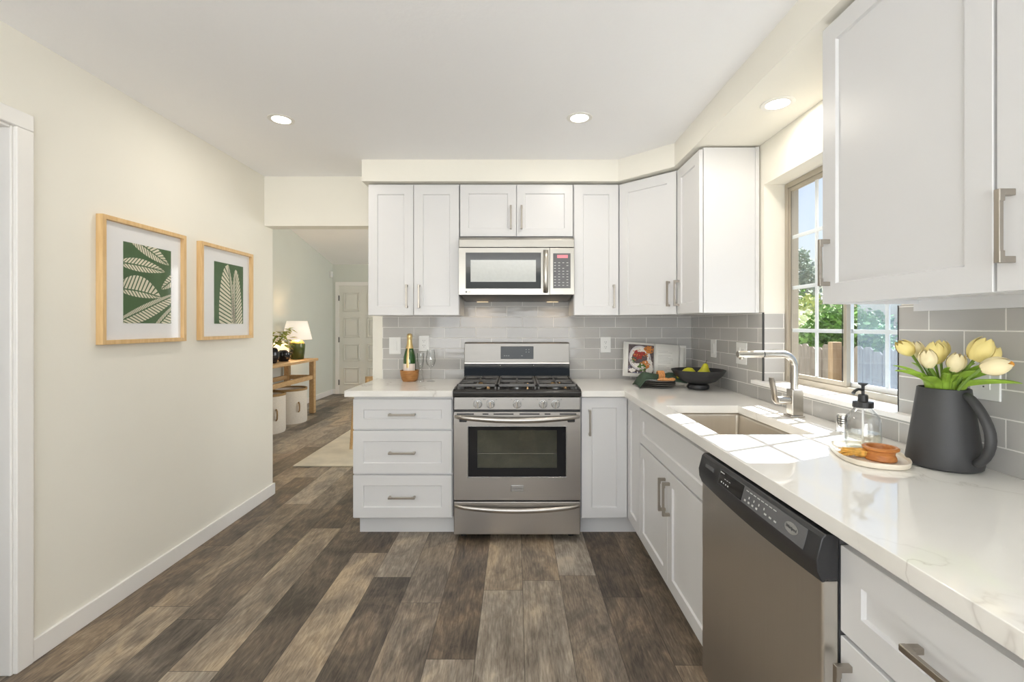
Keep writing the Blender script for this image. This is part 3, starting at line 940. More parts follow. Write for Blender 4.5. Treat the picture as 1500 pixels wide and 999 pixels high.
tree('leafy_bush', 'bright green leafy bush overhanging the fence beside the window centre bar', 'bush', (4.9, 7.05, -0.45), 1.1,
     [(0, 0, 1.75, 0.42), (-0.3, -0.1, 1.45, 0.35), (0.1, -0.35, 1.5, 0.4), (-0.2, 0.3, 1.5, 0.3)], 3200, 0.09, M['tree_green'], 4)
tree('low_bush', 'low green bush showing over the fence through the insect screen', 'bush', (5.2, 5.55, -0.45), 1.0,
     [(0, 0, 1.45, 0.36), (0.1, -0.5, 1.42, 0.36), (0, 0.3, 1.4, 0.34)], 2400, 0.09, M['tree_green'], 5)
tree('dark_tree', 'mid green tree standing behind the yellow-green shrub', 'tree', (10.5, 17.3, -0.45), 2.0,
     [(0.1, 0, 2.2, 0.9), (0.9, -0.6, 1.9, 0.9), (1.6, -1.4, 1.5, 0.9), (-0.6, 0.8, 2.0, 0.8)], 2600, 0.18, M['tree_green'], 6)

# ------------------------------------------------------------------ base cabinets
CB, CTOP = 0.115, 0.861        # carcass bottom, underside of worktop
YD = 2.81                      # door front plane of the back run
XD = 0.675                     # door front plane of the right run

dr = thing('drawer_cabinet', 'white base cabinet with three drawers left of the range', 'cabinet', (-0.686, 3.1, 0))
MB().box(-0.988, -0.384, YD + 0.0205, 3.42, CB, CTOP).build('body', M['cabinet'], dr)
MB().box(-0.975, -0.384, YD + 0.09, 3.40, 0, CB).build('toe_kick', M['cabinet'], dr)
for (za, zb) in ((0.6615, 0.842), (0.392, 0.650), (0.125, 0.381)):
    add_door(dr, (-0.987, YD, za), RUN_BACK, 0.598, zb - za, (0.299, (zb - za) / 2, 0.16, False), 0.062, 'drawer')

cc = thing('corner_cabinet', 'white corner base cabinet with bi-fold doors between range and sink', 'cabinet', (0.9, 3.0, 0))
MB().prism([(0.392, YD + 0.0205), (XD + 0.0205, YD + 0.0205), (XD + 0.0205, 2.536), (1.288, 2.536), (1.288, 3.42), (0.392, 3.42)], CB, CTOP).build('body', M['cabinet'], cc)
MB().prism([(0.392, YD + 0.09), (XD + 0.09, YD + 0.09), (XD + 0.09, 2.536), (1.28, 2.536), (1.28, 3.40), (0.392, 3.40)], 0, CB).build('toe_kick', M['cabinet'], cc)
add_door(cc, (0.396, YD, 0.125), RUN_BACK, 0.276, 0.728, (0.048, 0.578, 0.155, True), 0.062)
add_door(cc, (XD, YD - 0.004, 0.125), RUN_RIGHT, 0.268, 0.728, None, 0.062)

sb = thing('sink_cabinet', 'white sink base cabinet with false drawer front and two doors', 'cabinet', (0.98, 2.07, 0))
k = MB()
k.box(XD + 0.0205, 1.288, 2.512, 2.53, CB, CTOP)
k.box(XD + 0.0205, 1.288, 1.612, 1.63, CB, CTOP)
k.box(XD + 0.0205, 1.288, 1.63, 2.512, CB, CB + 0.018)
k.box(1.27, 1.288, 1.63, 2.512, CB + 0.018, CTOP)
k.box(XD + 0.0205, XD + 0.0385, 1.63, 2.512, 0.80, CTOP)
k.box(XD + 0.0205, XD + 0.0385, 1.63, 2.512, 0.62, 0.67)
k.box(XD + 0.0205, XD + 0.0385, 2.04, 2.10, CB + 0.018, 0.62)
k.build('body', M['cabinet'], sb)
MB().box(XD + 0.09, 1.28, 1.612, 2.53, 0, CB).build('toe_kick', M['cabinet'], sb)
add_door(sb, (XD, 2.531, 0.652), RUN_RIGHT, 0.917, 0.182, None, 0.055, 'false_drawer')
add_door(sb, (XD, 2.531, 0.125), RUN_RIGHT, 0.4575, 0.518, (0.43, 0.40, 0.148, True))
add_door(sb, (XD, 2.0705, 0.125), RUN_RIGHT, 0.4575, 0.518, (0.03, 0.40, 0.148, True))

for i, (ya, yb, lab) in enumerate(((0.968, 0.432, 'white base cabinet with one drawer and a door beside the dishwasher'),
                                   (0.428, -0.34, 'white base cabinet at the near end of the worktop, mostly out of view'))):
    cb = thing('base_cabinet', lab, 'cabinet', (0.98, (ya + yb) / 2, 0))
    MB().box(XD + 0.0205, 1.288, yb, ya, CB, CTOP).build('body', M['cabinet'], cb)
    MB().box(XD + 0.09, 1.28, yb, ya, 0, CB).build('toe_kick', M['cabinet'], cb)
    wd = ya - yb - 0.003
    add_door(cb, (XD, ya - 0.0015, 0.655), RUN_RIGHT, wd, 0.178, (wd / 2, 0.095, 0.16, False), 0.058, 'drawer')
    add_door(cb, (XD, ya - 0.0015, 0.125), RUN_RIGHT, wd, 0.520, (0.03, 0.40, 0.16, True))

# worktops
ct = MB().cells([-1.029, -0.3795], [2.778, 3.4215], lambda x, y: False, CTOP, CT)
tag(ct.build('worktop', M['quartz'], bevel=0.002), 'short white quartz worktop on the drawer cabinet left of the range', 'countertop')
ct = MB().cells([0.3915, 0.649, 0.735, 1.083, 1.2915], [-0.35, 1.67, 2.267, 2.778, 3.4215],
                lambda x, y: (x < 0.649 and y < 2.778) or (0.735 < x < 1.083 and 1.67 < y < 2.267), CTOP, CT)
tag(ct.build('worktop', M['quartz'], bevel=0.002), 'long L-shaped white quartz worktop around the sink and corner', 'countertop')

# sink
sk = thing('sink', 'stainless steel undermount sink basin set into the long worktop', 'sink', (0.909, 1.97, 0.66))
k = MB()
x0, x1, y0, y1, zb, zt = 0.732, 1.086, 1.667, 2.270, 0.655, CTOP - 0.0005
ins = 0.012
lo = [(x0 + ins, y0 + ins), (x1 - ins, y0 + ins), (x1 - ins, y1 - ins), (x0 + ins, y1 - ins)]
hi = [(x0, y0), (x1, y0), (x1, y1), (x0, y1)]
vl = [k.bm.verts.new((a, b_, zb)) for a, b_ in lo]
vh = [k.bm.verts.new((a, b_, zt)) for a, b_ in hi]
vo = [k.bm.verts.new((a + (0.02 if a > 0.9 else -0.02), b_ + (0.02 if b_ > 2 else -0.02), zt)) for a, b_ in hi]
k.bm.faces.new(vl)
for i in range(4):
    j = (i + 1) % 4
    k.bm.faces.new([vl[i], vl[j], vh[j], vh[i]])
    k.bm.faces.new([vh[i], vh[j], vo[j], vo[i]])
k.build('basin', M['sink_steel'], sk, bevel=0.014, seg=4)
MB().lathe([(0, 0.004), (0.03, 0.003), (0.042, 0.006), (0.05, 0.006), (0.052, 0.0)], (0.94, 1.97, zb + 0.0005)).build('drain', M['chrome'], sk)

# faucet
fx, fy = 1.197, 2.0
fa = thing('kitchen_faucet', 'brushed nickel pull-out faucet with side lever behind the sink', 'faucet', (fx, fy, CT))
k = MB()
k.obox((fx, fy, CT + 0.004), (1, 0, 0), (0, 1, 0), Z, 0.062, 0.062, 0.008)
k.obox((fx + 0.004, fy, CT + 0.063), (1, 0, 0), (0, 1, 0), Z, 0.048, 0.046, 0.112)
k.build('body', M['faucet'], fa, bevel=0.006, seg=3)
pts = [(fx + 0.002, fy, CT + 0.118), (fx + 0.002, fy, CT + 0.215)]
for i in range(1, 9):
    a = PI / 2 * i / 8
    pts.append((fx + 0.002 - 0.055 * (1 - math.cos(a)), fy, CT + 0.215 + 0.055 * math.sin(a)))
pts.append((fx - 0.13, fy, CT + 0.27))
MB().tube(pts, 0.0155, 20).build('spout', M['faucet'], fa)
MB().cyl((fx - 0.1305, fy, CT + 0.27), (fx - 0.133, fy, CT + 0.27), 0.0145).build('seam', M['dark_grey'], fa)
k = MB()
k.cyl((fx - 0.1335, fy, CT + 0.27), (fx - 0.243, fy, CT + 0.268), 0.0155, 0.015)
k.cyl((fx - 0.225, fy, CT + 0.258), (fx - 0.225, fy, CT + 0.245), 0.011, 0.010)
k.build('spray_head', M['faucet'], fa, bevel=0.002)
MB().cyl((fx - 0.02, fy, CT + 0.071), (fx - 0.075, fy, CT + 0.071), 0.019, 0.0175).build('valve', M['faucet'], fa, bevel=0.002)
MB().tube([(fx - 0.073, fy, CT + 0.058), (fx - 0.083, fy, CT + 0.075), (fx - 0.086, fy, CT + 0.11), (fx - 0.094, fy, CT + 0.15), (fx - 0.097, fy, CT + 0.168)],
          [0.014, 0.019, 0.0185, 0.019, 0.015], 14, flat=(0.5, 1.0), up=(1, 0, 0)).build('lever', M['nickel'], fa)

ag = thing('air_gap', 'small chrome capped cylinder with slots on the worktop behind the sink', 'air gap', (1.20, 1.70, CT))
MB().lathe([(0, 0), (0.026, 0), (0.026, 0.004), (0.0225, 0.006), (0.0225, 0.062), (0.020, 0.067), (0, 0.067)], (1.20, 1.70, CT)).build('cap', M['chrome'], ag)
for zz in (0.036, 0.044, 0.052):
    a0 = R(215)
    k = MB()
    for j in range(6):
        a = a0 + (j - 2.5) * 0.16
        k.obox((1.20 + 0.0226 * math.cos(a), 1.70 + 0.0226 * math.sin(a), CT + zz), (math.cos(a), math.sin(a), 0), (-math.sin(a), math.cos(a), 0), Z, 0.001, 0.004, 0.003)
    k.build('slot', M['black_gloss'], ag)

# ------------------------------------------------------------------ wall cabinets
UB, UT = 1.357, 2.238
YU, XU = 3.106, 0.976
GRP = 'white shaker wall cabinets'


def wall_cab(x0, x1, z0, label, doors):
    c_ = thing('wall_cabinet', label, 'cabinet', ((x0 + x1) / 2, 3.27, z0), GRP)
    MB().box(x0, x1, YU + 0.0205, 3.4215, z0, UT).build('body', M['cabinet'], c_)
    for (a0, a1, hd) in doors:
        add_door(c_, (a0, YU, z0 + 0.001), RUN_BACK, a1 - a0, UT - z0 - 0.012, hd, 0.06 if z0 < 1.5 else 0.055)
    return c_


wall_cab(-0.991, -0.381, UB, 'tall white two-door wall cabinet left of the microwave',
         [(-0.989, -0.688, (0.26, 0.125, 0.155, True)), (-0.684, -0.383, (0.037, 0.125, 0.155, True))])
wall_cab(-0.377, 0.382, 1.884, 'short white two-door wall cabinet above the microwave',
         [(-0.375, 0.0005, (0.34, 0.125, 0.155, True)), (0.0045, 0.380, (0.032, 0.125, 0.155, True))])
wall_cab(0.386, 0.689, UB, 'narrow white one-door wall cabinet right of the microwave',
         [(0.389, 0.684, (0.262, 0.125, 0.155, True))])
dc = thing('wall_cabinet', 'white diagonal corner wall cabinet above the cookbook', 'cabinet', (1.0, 3.1, UB), GRP)
a = 0.0205 * q2
MB().prism([(0.69, YU + 0.001 + 0.029), (0.69 + 0.001, YU + 0.029), (0.976 + 0.029, 2.82 + 0.001), (1.2915, 2.821), (1.2915, 3.4215), (0.691, 3.4215)], UB, UT).build('body', M['cabinet'], dc)
dl = math.hypot(0.286, 0.286)
add_door(dc, (0.6915, YU - 0.0015, UB + 0.001), RUN_DIAG, dl - 0.006, UT - UB - 0.012, (dl - 0.05, 0.125, 0.155, True), 0.06)
sc = thing('wall_cabinet', 'white side-facing wall cabinet with a broad blank end beside the window', 'cabinet', (1.14, 2.64, UB), GRP)
MB().box(XU + 0.024, 1.2915, 2.475, 2.8195, UB, UT).build('body', M['cabinet'], sc)
add_door(sc, (XU, 2.812, UB + 0.001), RUN_RIGHT, 0.336, UT - UB - 0.012, (0.034, 0.125, 0.155, True), 0.06)
MB().box(1.273, 1.2914, 2.466, 2.4749, UB, UT).build('scribe_strip', M['cabinet'], sc)
for (ya, yb, lab) in ((1.481, 0.948, 'large white wall cabinet nearest the window on the right wall'),
                      (0.945, 0.412, 'white wall cabinet at the right edge with a long nickel handle'),
                      ):
    nc = thing('wall_cabinet', lab, 'cabinet', (1.14, (ya + yb) / 2, UB), GRP)
    MB().box(XU + 0.0205, 1.2915, yb, ya, UB + 0.012, UT).build('body', M['cabinet'], nc)
    k = MB()
    k.box(XU + 0.0205, XU + 0.04, yb, ya, UB, UB + 0.012)
    k.box(1.268, 1.2915, yb, ya, UB - 0.022, UB + 0.012)
    k.box(XU + 0.04, 1.268, ya - 0.018, ya, UB, UB + 0.012)
    k.box(XU + 0.04, 1.268, yb, yb + 0.018, UB, UB + 0.012)
    k.build('bottom_rail', M['cabinet'], nc)
    add_door(nc, (XU, ya - 0.0015, UB + 0.001), RUN_RIGHT, ya - yb - 0.004, UT - UB - 0.012, (0.032, 0.127, 0.145, True), 0.06)

# ------------------------------------------------------------------ gas range
RX0, RX1 = -0.375, 0.387
RC = 0.006
rg = thing('gas_range', 'stainless steel gas range with black cooktop between the base cabinets', 'stove', (RC, 3.05, 0))
MB().box(RX0 + 0.003, RX1 - 0.003, 2.805, 3.412, 0.03, 0.865).build('body', M['black_enamel'], rg)
for sx in (-0.33, 0.33):
    for sy in (2.86, 3.36):
        MB().cyl((RC + sx, sy, 0), (RC + sx, sy, 0.031), 0.018).build('foot', M['matte_black'], rg)
YF = 2.772
wd = MB().box(RX0 + 0.003, RX1 - 0.003, YF, 2.804, 0.040, 0.236).build('drawer', M['steel'], rg, bevel=0.004)


def bow(z, x0, x1, yb, yf, droop, r):
    mb = MB()
    pts = []
    n = 28
    for i in range(n + 1):
        s_ = i / n
        e = math.sin(PI * s_) ** 0.35
        pts.append((x0 + (x1 - x0) * s_, yb + (yf - yb) * e, z + 0.012 - droop * math.sin(PI * s_)))
    mb.tube(pts, [r * (0.55 + 0.45 * math.sin(PI * i / n) ** 0.4) for i in range(n + 1)], 14, flat=(1.0, 0.7))
    return mb


bow(0.199, RX0 + 0.012, RX1 - 0.012, YF + 0.001, YF - 0.032, 0.018, 0.0145).build('drawer_handle', M['steel'], wd)
ov = MB()
ox0, ox1, oz0, oz1 = -0.286, 0.298, 0.385, 0.685
rect = [(RX0 + 0.003, 0.246), (RX1 - 0.003, 0.246), (RX1 - 0.003, 0.772), (RX0 + 0.003, 0.772)]
ov.box(RX0 + 0.003, ox0, YF, 2.804, 0.246, 0.772)
ov.box(ox1, RX1 - 0.003, YF, 2.804, 0.246, 0.772)
ov.box(ox0, ox1, YF, 2.804, 0.246, oz0)
ov.box(ox0, ox1, YF, 2.804, oz1, 0.772)
od = ov.build('oven_door', M['steel'], rg, smooth=False)
MB().box(ox0, ox1, YF + 0.022, 2.803, oz0, oz1).build('cavity', M['oven_inside'], od)
k = MB()
wx0, wx1, wz0, wz1 = -0.232, 0.244, 0.434, 0.663
k.box(ox0 + 0.001, wx0, YF + 0.002, YF + 0.012, oz0 + 0.001, oz1 - 0.001)
k.box(wx1, ox1 - 0.001, YF + 0.002, YF + 0.012, oz0 + 0.001, oz1 - 0.001)
k.box(wx0, wx1, YF + 0.002, YF + 0.012, oz0 + 0.001, wz0)
k.box(wx0, wx1, YF + 0.002, YF + 0.012, wz1, oz1 - 0.001)
k.build('glass_border', M['black_gloss'], od)
k = MB()
for zz in (0.519,):
    k.cyl((wx0 - 0.01, YF + 0.017, zz), (wx1 + 0.01, YF + 0.017, zz), 0.002, seg=8)
for xx in [wx0 + 0.03 * i for i in range(1, 16)]:
    k.cyl((xx, YF + 0.018, 0.517), (xx, YF + 0.0215, 0.517), 0.0012, seg=6)
k.build('rack', M['knob_steel'], od)
MB().box(wx0 - 0.001, wx1 + 0.001, YF + 0.0105, YF + 0.0115, wz0 - 0.001, wz1 + 0.001).build('window', glass('oven_window_glass', (0.72, 0.72, 0.68), 0.0, 1.3), od, smooth=False)
k = rect_frame(MB(), -1, 1, 0, 1, 0, 1, .1)
k.bm.free()
k = MB()
for (a0, a1, b0, b1) in ((ox0 - 0.006, ox1 + 0.006, oz0 - 0.006, oz0), (ox0 - 0.006, ox1 + 0.006, oz1, oz1 + 0.004), (ox0 - 0.005, ox0, oz0, oz1), (ox1, ox1 + 0.005, oz0, oz1)):
    k.box(a0, a1, YF - 0.002, YF + 0.004, b0, b1)
k.build('window_trim', M['knob_steel'], od, bevel=0.0015)
bow(0.733, RX0 + 0.010, RX1 - 0.010, YF + 0.001, YF - 0.042, 0.016, 0.0165).build('door_handle', M['steel'], od)
k = MB()
for sx in (RX0 + 0.06, RX1 - 0.06):
    k.box(sx - 0.022, sx + 0.022, YF - 0.026, YF + 0.001, 0.716, 0.735)
k.build('handle_mount', M['black_plastic'], od, bevel=0.004)
MB().box(RC - 0.038, RC + 0.040, YF - 0.004, YF + 0.001, 0.298, 0.336).build('badge', M['knob_steel'], od, bevel=0.003)
text('FRIGIDAIRE', 0.011, 'badge_lettering', M['dark_mark'], od, basis((RC + 0.001, YF - 0.0042, 0.317), (1, 0, 0), (0, 0, 1), (0, -1, 0)))
MB().box(RX0 + 0.004, RX1 - 0.004, YF + 0.006, 2.804, 0.773, 0.784).build('vent_gap', M['black_plastic'], rg)
k = MB()
for (a0, a1) in ((-0.365, -0.262), (-0.21, -0.175), (-0.145, -0.025), (0.01, 0.13), (0.16, 0.195), (0.25, 0.35)):
    k.box(a0 + 0.01, a1 + 0.01, YF - 0.0006, YF + 0.002, 0.756, 0.764)
k.build('vent_slots', M['black_plastic'], od)
cp = MB().prism([(YF - 0.004, 0.785), (2.806, 0.785), (2.806, 0.862), (YF - 0.001, 0.862)], RX0 + 0.003, RX1 - 0.003, 'x').build('control_panel', M['darkened_steel'], rg, bevel=0.004)
for kx in (-0.228, -0.152, 0.006, 0.161, 0.235):
    kb = MB()
    kb.cyl((kx, YF + 0.001, 0.821), (kx, YF - 0.010, 0.821), 0.0265, 0.0255, 28)
    kb.cyl((kx, YF - 0.010, 0.821), (kx, YF - 0.028, 0.8205), 0.0225, 0.021, 28)
    ko = kb.build('knob', M['knob_steel'], cp, bevel=0.0015)
    MB().box(kx - 0.0055, kx + 0.0055, YF - 0.036, YF - 0.027, 0.800, 0.842).build('grip', M['chrome'], ko, bevel=0.003)
k = MB()
for kx in (-0.228, -0.152, 0.006, 0.161, 0.235):
    k.box(kx + 0.032, kx + 0.037, YF - 0.0022, YF + 0.003, 0.845, 0.849)
    k.box(kx - 0.036, kx - 0.032, YF - 0.0022, YF + 0.003, 0.845, 0.849)
k.build('burner_marks', M['dark_mark'], cp)
# cooktop
k = MB()
k.prism([(YF - 0.012, 0.866), (2.80, 0.863), (3.318, 0.863), (3.318, 0.893), (2.84, 0.893), (2.80, 0.905), (YF - 0.002, 0.903), (YF - 0.014, 0.892)], RX0 - 0.002, RX1 + 0.002, 'x')
ck = k.build('cooktop', M['black_enamel'], rg, bevel=0.004, seg=3)
for sx, nx in ((RX0 + 0.006, 1), (RX1 - 0.006, -1)):
    MB().tube([(sx, YF + 0.005, 0.901), (sx, 2.82, 0.908), (sx, 3.30, 0.908)], 0.008, 10).build('side_rail', M['black_enamel'], ck)
bpos = [(-0.235, 2.94, 0.048), (-0.235, 3.19, 0.04), (0.006, 3.06, 0.06), (0.247, 2.94, 0.055), (0.247, 3.19, 0.042)]
for (bx, by, br) in bpos:
    bo = MB().lathe([(0, 0.894), (br, 0.894), (br, 0.902), (br * 0.7, 0.905), (0, 0.905)], (bx, by, 0), 28).build('burner', M['brass_glint'] if by > 3 and abs(bx) > 0.1 else M['knob_steel'], ck)
    MB().lathe([(0, 0.905), (br * 0.8, 0.905), (br * 0.82, 0.912), (br * 0.7, 0.916), (0, 0.917)], (bx, by, 0), 28).build('burner_cap', M['cast_iron'], bo)
    MB().box(bx + br + 0.004, bx + br + 0.014, by - 0.02, by - 0.01, 0.894, 0.912).build('igniter', M['brass_glint'], bo)
for gi, (gx0, gx1) in enumerate(((-0.362, -0.118), (-0.114, 0.126), (0.130, 0.374))):
    g = MB()
    z0, z1 = 0.915, 0.932
    bw = 0.012
    gy0, gy1 = 2.832, 3.285
    gc = (gx0 + gx1) / 2
    for xx in (gx0 + bw / 2, gx1 - bw / 2):
        g.box(xx - bw / 2, xx + bw / 2, gy0, gy1, z0, z1)
    for yy in (gy0 + bw / 2, gy1 - bw / 2, (gy0 + gy1) / 2):
        g.box(gx0, gx1, yy - bw / 2, yy + bw / 2, z0 + 0.0002, z1 + 0.0002)
    for yy in ((2.94, 3.19) if gi != 1 else (3.06,)):
        rr_ = 0.055 if gi != 1 else 0.062
        for k_ in range(4):
            a = k_ * PI / 2
            da, db = math.cos(a), math.sin(a)
            g.tube([(gc + da * 0.03, yy + db * 0.03, z1 - 0.004), (gc + da * rr_ * 1.05, yy + db * rr_ * 1.05, z1 - 0.004), (gc + da * 0.108, yy + db * 0.108, z1 - 0.006)], 0.006, 6)
    for xx in (gx0 + 0.008, gx1 - 0.008):
        for yy in (gy0 + 0.01, gy1 - 0.01):
            g.box(xx - 0.007, xx + 0.007, yy - 0.008, yy + 0.008, 0.893, z0)
    g.build('grate', M['cast_iron'], ck, bevel=0.002, seg=1)
# backguard
k = MB()
k.prism([(3.322, 0.865), (3.415, 0.865), (3.415, 1.012), (3.340, 1.012), (3.330, 0.95)], RX0 + 0.002, RX1 - 0.002, 'x')
k.build('back_panel', M['black_gloss'], rg, bevel=0.002)
bg = MB().prism([(3.328, 1.013), (3.415, 1.013), (3.415, 1.158), (3.405, 1.166), (3.343, 1.166), (3.333, 1.160)], RX0 + 0.004, RX1 - 0.004, 'x').build('backguard', M['darkened_steel'], rg, bevel=0.003)
MB().box(RX0 + 0.004, RX1 - 0.004, 3.320, 3.330, 1.012, 1.026).build('backguard_lip', M['steel'], bg, bevel=0.003)
tilt = math.atan2(0.005, 0.147)
fu, fvv = vv(1, 0, 0), vv(0, math.sin(tilt), math.cos(tilt))
fn = fu.cross(fvv)
dc0 = vv(RC + 0.001, 3.331, 1.094)
MB().obox(dc0, fu, fvv, fn, 0.236, 0.090, 0.008).build('display', M['smoke_grey'], bg, bevel=0.006, seg=3)
k = MB()
for (a_, b_) in ((0.065, 0.018), (0.085, 0.018), (0.065, 0.0), (0.085, 0.0)):
    k.obox(dc0 + fu * a_ + fvv * (b_ + 0.004) + fn * 0.0044, fu, fvv, fn, 0.005, 0.005, 0.0006)
for a_ in (-0.09, -0.075, -0.06, 0.035):
    k.obox(dc0 + fu * a_ + fvv * -0.022 + fn * 0.0044, fu, fvv, fn, 0.010, 0.003, 0.0006)
k.build('display_marks', M['mark'], bg)
k = MB()
for sx in (-0.12, 0.12):
    k.ball((RC + sx, 3.326, 1.002), 0.006, 10, 6)
k.build('screws', M['knob_steel'], bg)

# ------------------------------------------------------------------ microwave
mw = thing('microwave', 'stainless steel over-range microwave mounted under the short wall cabinet', 'microwave', (RC, 3.2, 1.46))
MY = 3.04
MB().box(-0.375, 0.381, MY + 0.03, 3.4215, 1.492, 1.874).build('body', M['dark_grey'], mw)
mx = lambda px: (px - 756) / 223.7
mz = lambda py: 1.29 + (476.5 - py) / 223.7
MB().prism([(MY, mz(362)), (MY + 0.03, mz(362)), (MY + 0.03, 1.868), (MY + 0.018, 1.868), (MY, 1.853)], -0.375, 0.381, 'x').build('vent_grille', M['mw_steel'], mw, bevel=0.003)
dx1 = mx(804.8)
wx0, wx1, wz0, wz1 = mx(682.5), mx(792.1), mz(422.3), mz(370.4)
k = MB()
k.box(-0.375, wx0, MY, MY + 0.03, 1.491, mz(363))
k.box(wx1, dx1, MY, MY + 0.03, 1.491, mz(363))
k.box(wx0, wx1, MY, MY + 0.03, 1.491, wz0)
k.box(wx0, wx1, MY, MY + 0.03, wz1, mz(363))
md = k.build('door', M['mw_steel'], mw, smooth=False)
MB().box(wx0 - 0.002, wx1 + 0.002, MY - 0.0012, MY + 0.012, wz0 - 0.002, wz1 + 0.002).build('window', M['mw_glass'], md, bevel=0.001)
MB().box(mx(689.4), mx(785), MY - 0.0018, MY + 0.002, mz(412.8), mz(380.8)).build('mesh_screen', M['mw_glare_screen'], md)
hz0, hz1 = mz(428), mz(367)
hp = [(mx(799.3), MY + 0.001 - 0.038 * math.sin(PI * i / 14) ** 0.45, hz0 + (hz1 - hz0) * i / 14) for i in range(15)]
MB().tube(hp, 0.0165, 14, flat=(0.45, 1.0), up=(0, 1, 0)).build('handle', M['mw_steel'], md)
tx = mx(683)
k = MB()
k.cyl((tx, MY + 0.001, mz(427.5)), (tx, MY - 0.0008, mz(427.5)), 0.0058, seg=20)
k.build('logo_disc', M['dark_mark'], md)
text('LG', 0.013, 'logo_lettering', M['dark_mark'], md, basis((tx + 0.020, MY - 0.0008, mz(427.5)), (1, 0, 0), (0, 0, 1), (0, -1, 0)))
cpn = MB().box(dx1 + 0.002, 0.381, MY, MY + 0.03, 1.491, mz(363)).build('control_panel', M['mw_steel'], mw, bevel=0.002)
px0, px1, pz0, pz1 = mx(810.3), mx(835.8), mz(422.3), mz(371)
MB().box(px0, px1, MY - 0.0015, MY + 0.006, pz0, pz1).build('keypad', M['panel_grey'], cpn, bevel=0.001)
MB().box(px0 + 0.026, px1 - 0.018, MY - 0.0022, MY, mz(378), mz(373.5)).build('clock_display', M['red_display'], cpn)
k = MB()
rr = random.Random(5)
for r_ in range(9):
    for c_ in range(4):
        if rr.random() < 0.12:
            continue
        xx = px0 + 0.012 + c_ * 0.027
        zz = pz1 - 0.062 - r_ * 0.0185
        k.box(xx - 0.006, xx + 0.006, MY - 0.0021, MY, zz - 0.002, zz + 0.002)
k.build('key_marks', M['mark'], cpn)
k = MB()
k.prism([(MY + 0.012, 1.4905), (3.42, 1.4905), (3.42, 1.462), (3.32, 1.458), (MY + 0.06, 1.476)], -0.36, 0.366, 'x')
k.build('underside', M['black_plastic'], mw, bevel=0.003)
for sx in (-0.24, 0.26):
    MB().box(sx - 0.04, sx + 0.04, 3.31, 3.35, 1.455, 1.4615).build('cooktop_light', emit('cooktop_lamp', (1, 0.78, 0.5), 0.5), mw)
    light('cooktop_glow', 'AREA', (sx, 3.33, 1.447), 0.12, (1, 0.7, 0.4), direction=(0, -0.2, -1), shape='RECTANGLE', size=0.09, size_y=0.05)

# ------------------------------------------------------------------ dishwasher
DY0, DY1 = 0.9685, 1.598
dw = thing('dishwasher', 'stainless dishwasher with black control console under the worktop', 'dishwasher', (0.98, 1.29, 0))
MB().box(XD + 0.002, 1.27, DY0 + 0.004, DY1 - 0.004, 0.10, CTOP - 0.004).build('tub', M['dark_grey'], dw)
MB().box(XD + 0.06, XD + 0.08, DY0 + 0.004, DY1 - 0.004, 0.004, 0.10).build('toe_panel', M['black_plastic'], dw)
MB().box(XD - 0.036, XD + 0.001, DY0 + 0.0005, DY1 - 0.002, 0.105, 0.765).build('door', M['steel_v'], dw, bevel=0.006, seg=3)
k = MB()
n = 16
prof = []
for i in range(n + 1):
    s_ = i / n
    yy = DY0 + 0.0005 + (DY1 - DY0 - 0.0015) * s_
    zb = 0.752 - 0.012 * math.sin(PI * s_)
    prof.append((yy, zb))
sec = lambda yy, zb: [(XD - 0.0, 0.853, yy), (XD - 0.028, 0.853, yy), (XD - 0.036, 0.845, yy), (XD - 0.048, 0.80, yy), (XD - 0.046, 0.775, yy), (XD - 0.036, zb, yy), (XD - 0.0, zb, yy)]
rings = [[k.bm.verts.new((x_, y_, z_)) for (x_, z_, y_) in sec(yy, zb)] for (yy, zb) in prof]
for a_, b_ in zip(rings, rings[1:]):
    for i in range(7):
        j = (i + 1) % 7
        k.bm.faces.new([a_[i], a_[j], b_[j], b_[i]])
k.bm.faces.new(rings[0])
k.bm.faces.new(rings[-1][::-1])
con = k.build('console', M['black_plastic'], dw, bevel=0.003, angle=25)
# faceplate follows the sloping upper front of the console
p0, p1 = vv(XD - 0.0365, 0, 0.843), vv(XD - 0.0478, 0, 0.801)
cu, cv = vv(0, -1, 0), (p0 - p1).normalized()
cn = cu.cross(cv)
if cn.x > 0:
    cn = -cn
ctr = lambda yy, s_: vv(0, yy, 0) + p1 + (p0 - p1) * s_
MB().obox(ctr(1.228, 0.5) + cn * 0.001, cu, cv, cn, 0.43, 0.046, 0.0016).build('faceplate', M['panel_grey'], con, bevel=0.0006)
MB().obox(ctr(1.365, 0.5) + cn * 0.002, cu, cv, cn, 0.145, 0.042, 0.0012).build('dark_window', M['black_gloss'], con, bevel=0.0004)
MB().obox(ctr(1.515, 0.55) + cn * 0.0012, cu, cv, cn, 0.062, 0.012, 0.003).build('latch_grip', M['dark_grey'], con, bevel=0.0014)
k = MB()
rr = random.Random(9)
for (y_, s_, L, hh) in ([(1.425, 0.85, 0.026, 0.003)] + [(1.418 - 0.014 * i, 0.25, 0.006, 0.004) for i in range(4)] +
                        [(1.40 - 0.014 * i, 0.55, 0.008, 0.002) for i in range(3)] +
                        [(1.27 - 0.019 * i, 0.83, 0.013, 0.0022) for i in range(8)] +
                        [(1.272 - 0.02 * i, 0.22, 0.008, 0.005) for i in range(4)] + [(1.17 - 0.022 * i, 0.28, 0.01, 0.004) for i in range(3)] +
                        [(1.255 - 0.025 * i, 0.5, 0.004, 0.006) for i in range(4)]):
    k.obox(ctr(y_, s_) + cn * 0.0028, cu, cv, cn, L, hh, 0.0006)
k.build('panel_marks', M['mark'], con)
k = MB()
pts = [(0.026 * math.cos(2 * PI * i / 32), 0.0125 * math.sin(2 * PI * i / 32)) for i in range(32)]
k.prism(pts, 0, 0.0012)
